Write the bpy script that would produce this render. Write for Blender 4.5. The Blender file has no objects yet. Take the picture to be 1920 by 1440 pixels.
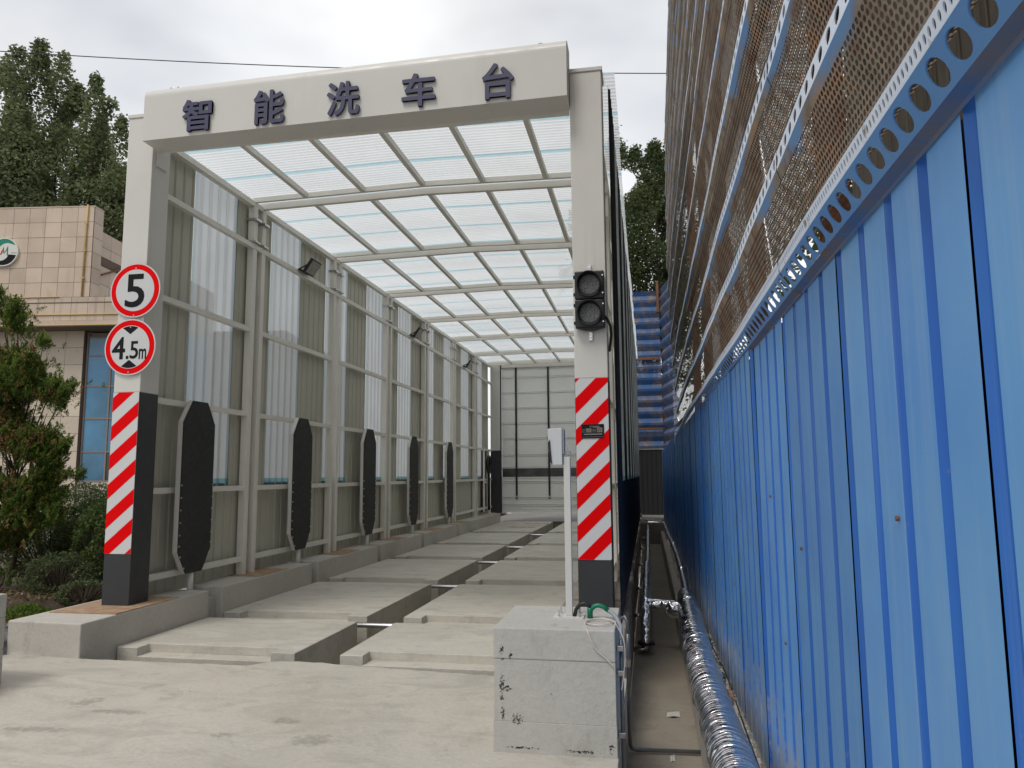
import bpy, math, random
import numpy as np
from mathutils import Vector, Matrix
random.seed(7); RNG = np.random.default_rng(7)
sc = bpy.context.scene

# ------------------------------------------------------------------ camera
F = Vector((-0.17647368, 0.97670452, 0.12208736)); R = Vector((0.98386943, 0.17872446, -0.00764973))
U = Vector((0.02929153, -0.11876805, 0.99248988)); CAM = Vector((0, 0, 1.3721))
cd = bpy.data.cameras.new('camera'); cam = bpy.data.objects.new('camera', cd); sc.collection.objects.link(cam)
cam.matrix_world = Matrix(((R.x, U.x, -F.x, CAM.x), (R.y, U.y, -F.y, CAM.y), (R.z, U.z, -F.z, CAM.z), (0, 0, 0, 1)))
cd.sensor_width = 36.0; cd.lens = 1390.42 * 36 / 1920; cd.clip_start = 0.05; cd.clip_end = 2000
sc.camera = cam

# ------------------------------------------------------------------ world: overcast sky over a Nishita base
SUN_EL, SUN_AZ = math.radians(58), math.radians(205)      # azimuth measured clockwise from +Y (sun behind-left of the camera)
w = bpy.data.worlds.new('World'); sc.world = w; w.use_nodes = True
nt = w.node_tree; nt.nodes.clear()
def N(t, **k):
    n = nt.nodes.new(t)
    for a, b in k.items(): setattr(n, a, b)
    return n
out = N('ShaderNodeOutputWorld'); bg = N('ShaderNodeBackground'); bg.inputs['Strength'].default_value = 0.1
sky = N('ShaderNodeTexSky', sky_type='NISHITA'); sky.sun_disc = False; sky.sun_elevation = SUN_EL; sky.sun_rotation = SUN_AZ
tc = N('ShaderNodeTexCoord'); mp = N('ShaderNodeMapping'); mp.inputs['Scale'].default_value = (1, 1, 2.2)
n1 = N('ShaderNodeTexNoise'); n1.inputs['Scale'].default_value = 1.7; n1.inputs['Detail'].default_value = 5; n1.inputs['Roughness'].default_value = 0.5
n2 = N('ShaderNodeTexNoise'); n2.inputs['Scale'].default_value = 1.5; n2.inputs['Detail'].default_value = 4
cr = N('ShaderNodeValToRGB'); cr.color_ramp.elements[0].position = .32; cr.color_ramp.elements[0].color = (6.2, 6.22, 6.28, 1)
cr.color_ramp.elements[1].position = .62; cr.color_ramp.elements[1].color = (9.0, 9.05, 9.1, 1)
mr = N('ShaderNodeMapRange'); mr.inputs[1].default_value = .38; mr.inputs[2].default_value = .58; mr.inputs[3].default_value = .62; mr.inputs[4].default_value = .97
mx = N('ShaderNodeMix', data_type='RGBA')
L = nt.links.new
L(tc.outputs['Generated'], mp.inputs[0]); L(mp.outputs[0], n1.inputs['Vector']); L(mp.outputs[0], n2.inputs['Vector'])
L(n1.outputs['Fac'], cr.inputs[0]); L(n2.outputs['Fac'], mr.inputs[0])
L(mr.outputs[0], mx.inputs['Factor']); L(sky.outputs[0], mx.inputs['A']); L(cr.outputs[0], mx.inputs['B'])
L(mx.outputs['Result'], bg.inputs['Color']); L(bg.outputs[0], out.inputs[0])
sd = bpy.data.lights.new('sun', 'SUN'); sd.energy = 1.2; sd.angle = math.radians(18); sd.color = (1, .955, .89)
so = bpy.data.objects.new('sun', sd); sc.collection.objects.link(so)
sv = Vector((math.sin(SUN_AZ) * math.cos(SUN_EL), math.cos(SUN_AZ) * math.cos(SUN_EL), math.sin(SUN_EL)))
so.rotation_euler = sv.to_track_quat('Z', 'Y').to_euler()
vs = sc.view_settings; vs.view_transform = 'Standard'; vs.look = 'None'; vs.exposure = .24; vs.gamma = 1; vs.use_curve_mapping = False
try:
    sc.cycles.use_denoising = True; sc.cycles.transparent_max_bounces = 24; sc.cycles.max_bounces = 8
    sc.cycles.diffuse_bounces = 4; sc.cycles.transmission_bounces = 6; sc.cycles.sample_clamp_indirect = 8
except Exception: pass

# ------------------------------------------------------------------ helpers
C = sc.collection
class MB:
    """collects polygons for one mesh"""
    def __init__(s): s.v = []; s.f = []; s.uv = []; s.mi = []
    def poly(s, pts, uv=None, m=0):
        b = len(s.v); s.v += [tuple(p) for p in pts]; s.f.append(tuple(range(b, b + len(pts)))); s.mi.append(m)
        s.uv += list(uv) if uv else [(0, 0)] * len(pts); return s
    def box(s, x0, x1, y0, y1, z0, z1, m=0):
        p = [(x0, y0, z0), (x1, y0, z0), (x1, y1, z0), (x0, y1, z0), (x0, y0, z1), (x1, y0, z1), (x1, y1, z1), (x0, y1, z1)]
        for q in ((0, 3, 2, 1), (4, 5, 6, 7), (0, 1, 5, 4), (1, 2, 6, 5), (2, 3, 7, 6), (3, 0, 4, 7)): s.poly([p[i] for i in q], m=m)
        return s
    def hexa(s, p, m=0):
        """8 corners: bottom 4 ccw, top 4 ccw"""
        for q in ((0, 3, 2, 1), (4, 5, 6, 7), (0, 1, 5, 4), (1, 2, 6, 5), (2, 3, 7, 6), (3, 0, 4, 7)): s.poly([p[i] for i in q], m=m)
        return s
    def bar(s, a, b, wx, wy, up=(0, 0, 1), m=0):
        a = Vector(a); b = Vector(b); d = (b - a).normalized(); u = Vector(up)
        if abs(d.dot(u)) > .95: u = Vector((0, 1, 0))
        x = d.cross(u).normalized() * wx / 2; y = x.cross(d).normalized() * wy / 2
        p = [a - x - y, a + x - y, a + x + y, a - x + y, b - x - y, b + x - y, b + x + y, b - x + y]
        return s.hexa(p, m)
    def tube(s, pts, r, n=10, cap=True, m=0):
        pts = [Vector(p) for p in pts]; rings = []
        rr = r if isinstance(r, (list, tuple)) else [r] * len(pts)
        prev = None
        for i, p in enumerate(pts):
            d = (pts[min(i + 1, len(pts) - 1)] - pts[max(i - 1, 0)]).normalized()
            if prev is None:
                u = Vector((0, 0, 1)) if abs(d.z) < .9 else Vector((1, 0, 0)); x = d.cross(u).normalized()
            else:
                x = (prev - d * prev.dot(d)).normalized()
            prev = x; y = d.cross(x)
            b = len(s.v)
            for k in range(n):
                a = 2 * math.pi * k / n; s.v.append(tuple(p + (x * math.cos(a) + y * math.sin(a)) * rr[i]))
            rings.append(b)
        for i in range(len(pts) - 1):
            a, b = rings[i], rings[i + 1]
            for k in range(n):
                j = (k + 1) % n; s.f.append((a + k, a + j, b + j, b + k)); s.uv += [(0, 0)] * 4; s.mi.append(m)
        if cap:
            s.f.append(tuple(rings[0] + k for k in reversed(range(n)))); s.uv += [(0, 0)] * n; s.mi.append(m)
            s.f.append(tuple(rings[-1] + k for k in range(n))); s.uv += [(0, 0)] * n; s.mi.append(m)
        return s
    def disc(s, c, ax, r, t, n=32, m=0):
        c = Vector(c); ax = Vector(ax).normalized(); return s.tube([c, c + ax * t], r, n, True, m)
    def mesh(s, name, mats, smooth=False):
        me = bpy.data.meshes.new(name); me.from_pydata(s.v, [], s.f)
        ul = me.uv_layers.new(name='UVMap')
        if len(s.uv) == len(ul.data): ul.data.foreach_set('uv', [c for t in s.uv for c in t])
        for mm in (mats if isinstance(mats, (list, tuple)) else [mats]): me.materials.append(mm)
        me.polygons.foreach_set('material_index', s.mi)
        if smooth: me.polygons.foreach_set('use_smooth', [True] * len(s.f))
        me.update(); return me
def obj(name, mb, mats, parent=None, smooth=False, bevel=0, loc=None, rot=None, seg=2):
    me = mb.mesh(name, mats, smooth) if isinstance(mb, MB) else mb
    o = bpy.data.objects.new(name, me); C.objects.link(o)
    if parent: o.parent = parent
    if loc: o.location = loc
    if rot: o.rotation_euler = rot
    if bevel:
        b = o.modifiers.new('bevel', 'BEVEL'); b.width = bevel; b.segments = seg; b.limit_method = 'ANGLE'; b.angle_limit = math.radians(40)
        wd = o.modifiers.new('weld', 'WELD'); wd.merge_threshold = 1e-4
        o.modifiers.move(1, 0)
    return o
def tag(o, label=None, cat=None, group=None, kind=None):
    if label: o['label'] = label
    if cat: o['category'] = cat
    if group: o['group'] = group
    if kind: o['kind'] = kind
    return o
def thing(name, label, cat, loc=(0, 0, 0), rz=0, group=None, kind=None):
    o = bpy.data.objects.new(name, None); C.objects.link(o); o.location = loc; o.rotation_euler = (0, 0, rz); o.empty_display_size = .1
    return tag(o, label, cat, group, kind)
def kids(o): return [c for c in C.objects if c.parent == o]
def copy_tree(o, parent=None, ch=None):
    c = o.copy(); C.objects.link(c); c.parent = parent
    for k in kids(o): copy_tree(k, c)
    return c

# ------------------------------------------------------------------ materials
def mat(name, col, rough=.6, metal=0., var=0., vscale=3., col2=None, bump=0., bscale=40., spec=.5, streak=None, dirt=None, coord='pos', detail=6, coat=0):
    """principled with optional large noise blend to col2, streaks, and fine bump"""
    m = bpy.data.materials.new(name); m.use_nodes = True; t = m.node_tree; b = t.nodes['Principled BSDF']
    b.inputs['Roughness'].default_value = rough; b.inputs['Metallic'].default_value = metal
    b.inputs['Specular IOR Level'].default_value = spec
    if coat: b.inputs['Coat Weight'].default_value = coat
    b.inputs['Base Color'].default_value = (*col, 1)
    if not (var or bump or streak or dirt): return m
    g = t.nodes.new('ShaderNodeNewGeometry'); src = g.outputs['Position']
    if coord == 'obj':
        q = t.nodes.new('ShaderNodeTexCoord'); src = q.outputs['Object']
    cur = None
    def noise(scale, det=6, vec=None, rough_=.55):
        n = t.nodes.new('ShaderNodeTexNoise'); n.inputs['Scale'].default_value = scale; n.inputs['Detail'].default_value = det
        n.inputs['Roughness'].default_value = rough_; t.links.new(vec if vec else src, n.inputs['Vector']); return n
    def mapping(sx, sy, sz, rz=0):
        q = t.nodes.new('ShaderNodeMapping'); q.inputs['Scale'].default_value = (sx, sy, sz); q.inputs['Rotation'].default_value = (0, 0, rz)
        t.links.new(src, q.inputs[0]); return q.outputs[0]
    def ramp(s, lo, hi):
        q = t.nodes.new('ShaderNodeMapRange'); q.inputs[1].default_value = lo; q.inputs[2].default_value = hi; t.links.new(s, q.inputs[0]); return q.outputs[0]
    def mixc(fac, a, bb):
        q = t.nodes.new('ShaderNodeMix'); q.data_type = 'RGBA'; t.links.new(fac, q.inputs['Factor'])
        for s_, v in (('A', a), ('B', bb)):
            if isinstance(v, tuple): q.inputs[s_].default_value = (*v, 1)
            else: t.links.new(v, q.inputs[s_])
        return q.outputs['Result']
    cur = tuple(col)
    if var:
        c2 = tuple(col2) if col2 else tuple(c * (1 - var) for c in col)
        cur = mixc(ramp(noise(vscale, detail).outputs['Fac'], .35, .68), cur, c2)
    if streak:
        (sx, sy, sz), scol, lo, hi = streak[:4]
        cur = mixc(ramp(noise(1, 5, mapping(sx, sy, sz, streak[4] if len(streak) > 4 else 0)).outputs['Fac'], lo, hi), cur, tuple(scol))
    if dirt:
        ds, dcol, lo, hi = dirt
        cur = mixc(ramp(noise(ds, 9, rough_=.65).outputs['Fac'], lo, hi), cur, tuple(dcol))
    if not isinstance(cur, tuple): t.links.new(cur, b.inputs['Base Color'])
    if bump:
        bp = t.nodes.new('ShaderNodeBump'); bp.inputs['Strength'].default_value = bump; bp.inputs['Distance'].default_value = .01
        t.links.new(noise(bscale, 5).outputs['Fac'], bp.inputs['Height']); t.links.new(bp.outputs[0], b.inputs['Normal'])
    rn = ramp(noise(vscale * 4 + 1, 4).outputs['Fac'], .3, .7)
    rq = t.nodes.new('ShaderNodeMapRange'); rq.inputs[3].default_value = max(.02, rough - .08); rq.inputs[4].default_value = min(1, rough + .1)
    t.links.new(rn, rq.inputs[0]); t.links.new(rq.outputs[0], b.inputs['Roughness'])
    return m

M = {}
M['cream'] = mat('cream_paint', (.645, .63, .585), .42, var=.06, vscale=1.6, bump=.05, bscale=60, streak=((9, 9, .45), (.55, .52, .45), .60, .80), dirt=(4.5, (.50, .46, .40), .68, .82))
M['cream2'] = mat('cream_tube_paint', (.75, .725, .66), .45, var=.07, vscale=3, dirt=(9, (.5, .45, .36), .70, .84))
M['header'] = mat('header_paint', (.655, .64, .60), .38, var=.06, vscale=.9, dirt=(3, (.58, .55, .50), .62, .80), streak=((3.5, 3.5, .5), (.57, .55, .50), .60, .80))
M['dark'] = mat('anthracite_paint', (.035, .037, .04), .5, var=.25, vscale=2, bump=.05, dirt=(14, (.16, .16, .155), .72, .80))
M['rubber'] = mat('black_rubber_plate', (.018, .018, .019), .62, var=.2, vscale=4, bump=.1, bscale=120)
M['black'] = mat('black_plastic', (.012, .012, .013), .45, var=.2, vscale=8)
M['steel'] = mat('galvanised_steel', (.62, .62, .62), .32, 1, var=.25, vscale=12)
M['zinc'] = mat('zinc_bolt', (.75, .74, .72), .3, 1)
M['conduit'] = mat('grey_conduit', (.22, .23, .24), .38, .6, var=.2, vscale=9)
M['red'] = mat('reflective_red', (.78, .0, .002), .6, spec=.08)
M['white'] = mat('reflective_white', (.60, .61, .61), .45, var=.04, vscale=3)
M['tapewhite'] = mat('tape_white', (.63, .63, .63), .45, var=.04, vscale=3)
M['signblack'] = mat('sign_black', (.010, .010, .012), .6, spec=.15)
M['navy'] = mat('letter_navy', (.055, .055, .115), .38, var=.1)
M['alu'] = mat('sign_back_aluminium', (.55, .55, .55), .4, .7)
M['green'] = mat('green_pipe', (.0, .17, .085), .35, var=.1, vscale=20)
M['greypipe'] = mat('grey_plastic_pipe', (.30, .32, .34), .4)
M['cable'] = mat('white_cable', (.62, .56, .50), .5)
M['rust'] = mat('rusty_steel', (.22, .085, .035), .8, var=.5, vscale=14, col2=(.11, .05, .03), bump=.3, dirt=(30, (.30, .20, .12), .5, .8))
M['rustplate'] = mat('rusty_base_plate', (.32, .17, .09), .8, var=.5, vscale=9, col2=(.40, .31, .21), bump=.2)
M['window'] = mat('blue_window_glass', (.07, .26, .46), .12, var=.35, vscale=.6, col2=(.03, .11, .18), spec=.8)
M['darkwin'] = mat('dark_window_glass', (.03, .035, .04), .12, spec=.8)
M['frame'] = mat('window_frame', (.26, .20, .17), .5)
M['tile'] = mat('stone_tile', (.60, .48, .385), .55, var=.12, vscale=1.2, col2=(.52, .41, .31), streak=((5, 5, .5), (.40, .32, .26), .56, .80), dirt=(2.2, (.47, .38, .25), .60, .78))
M['tilelow'] = mat('stone_tile_lower', (.64, .54, .43), .5, var=.1, vscale=1.5, dirt=(2.4, (.40, .23, .11), .62, .80))
def vary(m, lo, hi):
    t_ = m.node_tree; b_ = t_.nodes['Principled BSDF']; o_ = b_.inputs['Base Color'].links[0].from_socket; oi = t_.nodes.new('ShaderNodeObjectInfo'); hs_ = t_.nodes.new('ShaderNodeHueSaturation')
    mr_ = t_.nodes.new('ShaderNodeMapRange'); mr_.inputs[3].default_value = lo; mr_.inputs[4].default_value = hi; t_.links.new(oi.outputs['Random'], mr_.inputs[0]); t_.links.new(mr_.outputs[0], hs_.inputs['Value']); t_.links.new(o_, hs_.inputs['Color']); t_.links.new(hs_.outputs[0], b_.inputs['Base Color'])
for k_ in ('tile', 'tilelow'):                            # tone differs a little from tile to tile
    t_ = M[k_].node_tree; b_ = t_.nodes['Principled BSDF']; o_ = b_.inputs['Base Color'].links[0].from_socket; oi = t_.nodes.new('ShaderNodeObjectInfo'); hs_ = t_.nodes.new('ShaderNodeHueSaturation')
    mr_ = t_.nodes.new('ShaderNodeMapRange'); mr_.inputs[3].default_value = .88; mr_.inputs[4].default_value = 1.10; t_.links.new(oi.outputs['Random'], mr_.inputs[0]); t_.links.new(mr_.outputs[0], hs_.inputs['Value']); t_.links.new(o_, hs_.inputs['Color']); t_.links.new(hs_.outputs[0], b_.inputs['Base Color'])
M['joint'] = mat('tile_joint', (.16, .12, .09), .8)
M['yellow'] = mat('yellow_gas_pipe', (.55, .38, .13), .5, var=.1)
M['brownmetal'] = mat('brown_metal', (.10, .05, .035), .6)
M['bark'] = mat('bark', (.09, .065, .045), .9, var=.3, vscale=6, bump=.4, bscale=30)
M['soil'] = mat('garden_soil', (.10, .075, .05), .95, var=.5, vscale=3, col2=(.06, .04, .028), bump=.8, bscale=25, dirt=(14, (.22, .17, .11), .55, .7))
M['gravel'] = mat('grey_gravel', (.26, .26, .26), .9, var=.5, vscale=30, col2=(.14, .14, .14), bump=1, bscale=80)
M['asphalt'] = mat('yard_ground', (.20, .19, .17), .9, var=.3, vscale=.6, bump=.2)
M['mortar'] = mat('rough_mortar', (.30, .28, .25), .95, var=.4, vscale=8, bump=.8, bscale=30)
M['beigewall'] = mat('beige_cladding', (.58, .53, .45), .6, var=.25, vscale=1.3, streak=((9, 9, .6), (.28, .24, .19), .5, .75))
M['bandgrey'] = mat('door_window_band', (.045, .045, .045), .35, var=.6, vscale=2.5, col2=(.10, .10, .10))
M['door'] = mat('roller_door_panel', (.80, .80, .775), .5, var=.04, vscale=1.5)
M['lens'] = mat('traffic_lens', (.30, .30, .30), .2, spec=.8, var=.7, vscale=90, col2=(.05, .05, .05), bump=.5, bscale=160)
M['floodglass'] = mat('floodlight_glass', (.34, .33, .30), .25, var=.1, vscale=10)
M['wire'] = mat('overhead_wire', (.03, .03, .035), .6)
M['sticker'] = mat('sticker_orange', (.60, .33, .10), .6, var=.4, vscale=10, col2=(.5, .45, .35))
M['stickerg'] = mat('sticker_grey', (.12, .12, .12), .6, var=.4, vscale=12, col2=(.4, .38, .34))
M['paper'] = mat('paper_scrap', (.62, .60, .56), .6)
M['brick'] = mat('red_brick', (.38, .17, .09), .85, var=.3, vscale=12)
M['tealgreen'] = mat('emblem_green', (.0, .20, .135), .4)
M['emblemwhite'] = mat('emblem_white', (.68, .68, .62), .45)
M['emblemred'] = mat('emblem_red', (.42, .05, .06), .45)
M['emblemgrey'] = mat('emblem_grey', (.32, .42, .38), .45)

def concrete(name, base, tint, trowel=1.0, pits=True, rz=.35):
    m = bpy.data.materials.new(name); m.use_nodes = True; t = m.node_tree; b = t.nodes['Principled BSDF']; ln = t.links.new
    b.inputs['Roughness'].default_value = .88; b.inputs['Specular IOR Level'].default_value = .25
    g = t.nodes.new('ShaderNodeNewGeometry')
    def mapp(s, r):
        q = t.nodes.new('ShaderNodeMapping'); q.inputs['Scale'].default_value = s; q.inputs['Rotation'].default_value = (0, 0, r); ln(g.outputs['Position'], q.inputs[0]); return q.outputs[0]
    def noi(v, sc_, d, r=.6, dist=0):
        q = t.nodes.new('ShaderNodeTexNoise'); q.inputs['Scale'].default_value = sc_; q.inputs['Detail'].default_value = d; q.inputs['Roughness'].default_value = r
        q.inputs['Distortion'].default_value = dist; ln(v, q.inputs['Vector']); return q.outputs['Fac']
    def rmp(s, lo, hi, a=0, c=1):
        q = t.nodes.new('ShaderNodeMapRange'); q.inputs[1].default_value = lo; q.inputs[2].default_value = hi; q.inputs[3].default_value = a; q.inputs[4].default_value = c; ln(s, q.inputs[0]); return q.outputs[0]
    def mix(f, a, c):
        q = t.nodes.new('ShaderNodeMix'); q.data_type = 'RGBA'; ln(f, q.inputs['Factor'])
        for k, v in (('A', a), ('B', c)):
            if isinstance(v, tuple): q.inputs[k].default_value = (*v, 1)
            else: ln(v, q.inputs[k])
        return q.outputs['Result']
    dk = tuple(c * .74 for c in base); lt = tuple(min(1, c * 1.14) for c in base)
    pos = g.outputs['Position']
    c = mix(rmp(noi(pos, .8, 6), .36, .66), lt, base)
    c = mix(rmp(noi(pos, .45, 4), .50, .70, 0, .7), c, tint)
    sw = noi(mapp((.9, 1.9, 2.5), rz), 1.5, 10, .66, 1.4)
    c = mix(rmp(sw, .47, .66, 0, .75 * trowel), c, dk)
    c = mix(rmp(noi(mapp((.6, 1.2, 2), rz - .5), 1.8, 8, .6, 1.0), .58, .74, 0, .35 * trowel), c, lt)
    c = mix(rmp(noi(mapp((1.2, 1.2, .5), 0), 2.3, 10, .7), .57, .68, 0, .5), c, tuple(x * .6 for x in base))
    fine = noi(pos, 26, 6, .7)
    c = mix(rmp(fine, .42, .75, 0, .35), c, dk)
    if pits:
        v = t.nodes.new('ShaderNodeTexVoronoi'); v.inputs['Scale'].default_value = 11; ln(pos, v.inputs['Vector'])
        pit = rmp(v.outputs['Distance'], .035, .085, 1, 0)
        msk = t.nodes.new('ShaderNodeMath'); msk.operation = 'MULTIPLY'; ln(pit, msk.inputs[0]); ln(rmp(noi(pos, 2.1, 3), .5, .6), msk.inputs[1])
        c = mix(msk.outputs[0], c, tuple(x * .25 for x in base))
    ln(c, b.inputs['Base Color'])
    ad = t.nodes.new('ShaderNodeMath'); ad.operation = 'MULTIPLY_ADD'; ln(sw, ad.inputs[0]); ad.inputs[1].default_value = 1.6 * trowel; ln(fine, ad.inputs[2])
    bp = t.nodes.new('ShaderNodeBump'); bp.inputs['Strength'].default_value = .55; bp.inputs['Distance'].default_value = .012; ln(ad.outputs[0], bp.inputs['Height']); ln(bp.outputs[0], b.inputs['Normal'])
    return m
M['ground'] = concrete('ground_concrete', (.50, .468, .405), (.52, .455, .365), .75, False, .30)
def spots(m, lst, col):
    """spalled rough patches at fixed places on the slab"""
    t = m.node_tree; b = t.nodes['Principled BSDF']; old = b.inputs['Base Color'].links[0].from_socket; ln = t.links.new
    g = t.nodes.new('ShaderNodeNewGeometry'); sp = t.nodes.new('ShaderNodeSeparateXYZ'); ln(g.outputs['Position'], sp.inputs[0])
    def M_(op, a, c):
        q = t.nodes.new('ShaderNodeMath'); q.operation = op
        for i, v in enumerate((a, c)):
            if isinstance(v, (int, float)): q.inputs[i].default_value = v
            else: ln(v, q.inputs[i])
        return q.outputs[0]
    tot = None
    for cx, cy, rx, ry in lst:
        a = M_('DIVIDE', M_('SUBTRACT', sp.outputs['X'], cx), rx); c = M_('DIVIDE', M_('SUBTRACT', sp.outputs['Y'], cy), ry)
        d = M_('MAXIMUM', M_('SUBTRACT', 1.0, M_('ADD', M_('MULTIPLY', a, a), M_('MULTIPLY', c, c))), 0.0); tot = d if tot is None else M_('MAXIMUM', tot, d)
    n = t.nodes.new('ShaderNodeTexNoise'); n.inputs['Scale'].default_value = 13; n.inputs['Detail'].default_value = 11; n.inputs['Roughness'].default_value = .78; ln(g.outputs['Position'], n.inputs['Vector'])
    k = t.nodes.new('ShaderNodeMapRange'); k.inputs[1].default_value = .60; k.inputs[2].default_value = .76; k.inputs[4].default_value = .45; ln(M_('ADD', M_('MULTIPLY', tot, .28), n.outputs['Fac']), k.inputs[0])
    f = M_('MULTIPLY', k.outputs[0], M_('MINIMUM', M_('MULTIPLY', tot, 5), 1.0))
    mx_ = t.nodes.new('ShaderNodeMix'); mx_.data_type = 'RGBA'; ln(f, mx_.inputs['Factor']); ln(old, mx_.inputs['A']); mx_.inputs['B'].default_value = (*col, 1); ln(mx_.outputs['Result'], b.inputs['Base Color'])
SPOTS = [(-2.52, 5.05, .15, .10), (-2.18, 4.72, .20, .15), (-2.80, 4.72, .16, .07), (-4.25, 5.22, .16, .16), (-4.15, 4.63, .34, .08), (-3.85, 5.05, .30, .07)]
spots(M['ground'], SPOTS, (.21, .195, .17))
M['slab'] = concrete('slab_concrete', (.53, .50, .435), (.46, .43, .37), .8, False, -.2)
M['curb'] = concrete('curb_concrete', (.48, .455, .41), (.45, .41, .35), .25)
M['block'] = concrete('block_concrete', (.47, .455, .415), (.44, .43, .38), .15)
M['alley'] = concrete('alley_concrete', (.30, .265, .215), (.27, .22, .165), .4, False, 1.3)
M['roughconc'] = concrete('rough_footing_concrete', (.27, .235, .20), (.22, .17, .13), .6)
M['pit'] = mat('pit_dirt', (.24, .215, .18), .95, var=.4, vscale=3, bump=.5)

def stained_block():
    """pale concrete with black patchy stains near one edge, as on the cast block"""
    m = M['block'].copy(); m.name = 'stained_block_concrete'; t = m.node_tree; b = t.nodes['Principled BSDF']
    old = b.inputs['Base Color'].links[0].from_socket
    g = t.nodes.new('ShaderNodeNewGeometry'); sp = t.nodes.new('ShaderNodeSeparateXYZ'); t.links.new(g.outputs['Position'], sp.inputs[0])
    def math_(op, a, bb):
        q = t.nodes.new('ShaderNodeMath'); q.operation = op
        for i, v in enumerate((a, bb)):
            if isinstance(v, (int, float)): q.inputs[i].default_value = v
            else: t.links.new(v, q.inputs[i])
        return q.outputs[0]
    def ell(cx, cz, rx, rz_):
        a = math_('DIVIDE', math_('SUBTRACT', sp.outputs['X'], cx), rx); c = math_('DIVIDE', math_('SUBTRACT', sp.outputs['Z'], cz), rz_)
        d = math_('ADD', math_('MULTIPLY', a, a), math_('MULTIPLY', c, c)); return math_('MAXIMUM', math_('SUBTRACT', 1.0, d), 0.0)
    tot = None
    for e in ((-.93, .29, .022, .045), (-.925, .235, .02, .02), (-.93, .08, .03, .09), (-.90, .06, .05, .03), (-.93, .01, .022, .05), (-.925, -.09, .02, .07), (-.83, -.12, .055, .05), (-.26, -.26, .03, .05), (-.80, -.285, .15, .012), (-.45, -.29, .15, .014), (-.875, .26, .02, .04)):
        q = ell(*e); tot = q if tot is None else math_('MAXIMUM', tot, q)
    n = t.nodes.new('ShaderNodeTexNoise'); n.inputs['Scale'].default_value = 60; n.inputs['Detail'].default_value = 7; n.inputs['Roughness'].default_value = .75
    mp_ = t.nodes.new('ShaderNodeMapping'); mp_.inputs['Scale'].default_value = (1, 1, 1.3); t.links.new(g.outputs['Position'], mp_.inputs[0]); t.links.new(mp_.outputs[0], n.inputs['Vector'])
    s = math_('ADD', math_('MULTIPLY', tot, .22), n.outputs['Fac'])
    thr = t.nodes.new('ShaderNodeMapRange'); thr.inputs[1].default_value = .675; thr.inputs[2].default_value = .70; t.links.new(s, thr.inputs[0])
    gate = math_('MULTIPLY', thr.outputs[0], math_('MINIMUM', math_('MULTIPLY', tot, 8), 1.0))
    mixn = t.nodes.new('ShaderNodeMix'); mixn.data_type = 'RGBA'; t.links.new(gate, mixn.inputs['Factor']); t.links.new(old, mixn.inputs['A']); mixn.inputs['B'].default_value = (.035, .033, .03, 1)
    t.links.new(mixn.outputs['Result'], b.inputs['Base Color']); return m
M['stained'] = stained_block()

def foil_mat():
    m = bpy.data.materials.new('aluminium_foil'); m.use_nodes = True; t = m.node_tree; b = t.nodes['Principled BSDF']; ln = t.links.new
    b.inputs['Metallic'].default_value = 1; b.inputs['Base Color'].default_value = (.90, .91, .94, 1); b.inputs['Roughness'].default_value = .17
    g = t.nodes.new('ShaderNodeNewGeometry'); q = t.nodes.new('ShaderNodeMapping'); q.inputs['Scale'].default_value = (3.5, 20, 3.5); ln(g.outputs['Position'], q.inputs[0])
    n = t.nodes.new('ShaderNodeTexNoise'); n.inputs['Scale'].default_value = 1.3; n.inputs['Detail'].default_value = 2.5; n.inputs['Distortion'].default_value = .5; ln(q.outputs[0], n.inputs['Vector'])
    n2 = t.nodes.new('ShaderNodeTexNoise'); n2.inputs['Scale'].default_value = 30; n2.inputs['Detail'].default_value = 3; ln(g.outputs['Position'], n2.inputs['Vector'])
    a = t.nodes.new('ShaderNodeMath'); a.operation = 'MULTIPLY_ADD'; ln(n2.outputs['Fac'], a.inputs[0]); a.inputs[1].default_value = .06; ln(n.outputs['Fac'], a.inputs[2])
    bp = t.nodes.new('ShaderNodeBump'); bp.inputs['Strength'].default_value = .9; bp.inputs['Distance'].default_value = .05; ln(a.outputs[0], bp.inputs['Height']); ln(bp.outputs[0], b.inputs['Normal'])
    return m
M['foil'] = foil_mat()

def sheet_two_sided(name, inside, outside):
    """painted cladding: one paint on the inner face, another on the outer"""
    m = mat(name, inside, .5, var=.06, vscale=1.1, streak=((6, 6, .5), tuple(c * .86 for c in inside), .52, .8)); t = m.node_tree; b = t.nodes['Principled BSDF']
    old = b.inputs['Base Color'].links[0].from_socket; g = t.nodes.new('ShaderNodeNewGeometry'); mx_ = t.nodes.new('ShaderNodeMix'); mx_.data_type = 'RGBA'
    t.links.new(g.outputs['Backfacing'], mx_.inputs['Factor']); t.links.new(old, mx_.inputs['A']); mx_.inputs['B'].default_value = (*outside, 1)
    t.links.new(mx_.outputs['Result'], b.inputs['Base Color']); return m
M['clad'] = sheet_two_sided('grey_cladding', (.48, .465, .385), (.010, .012, .022))

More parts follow.
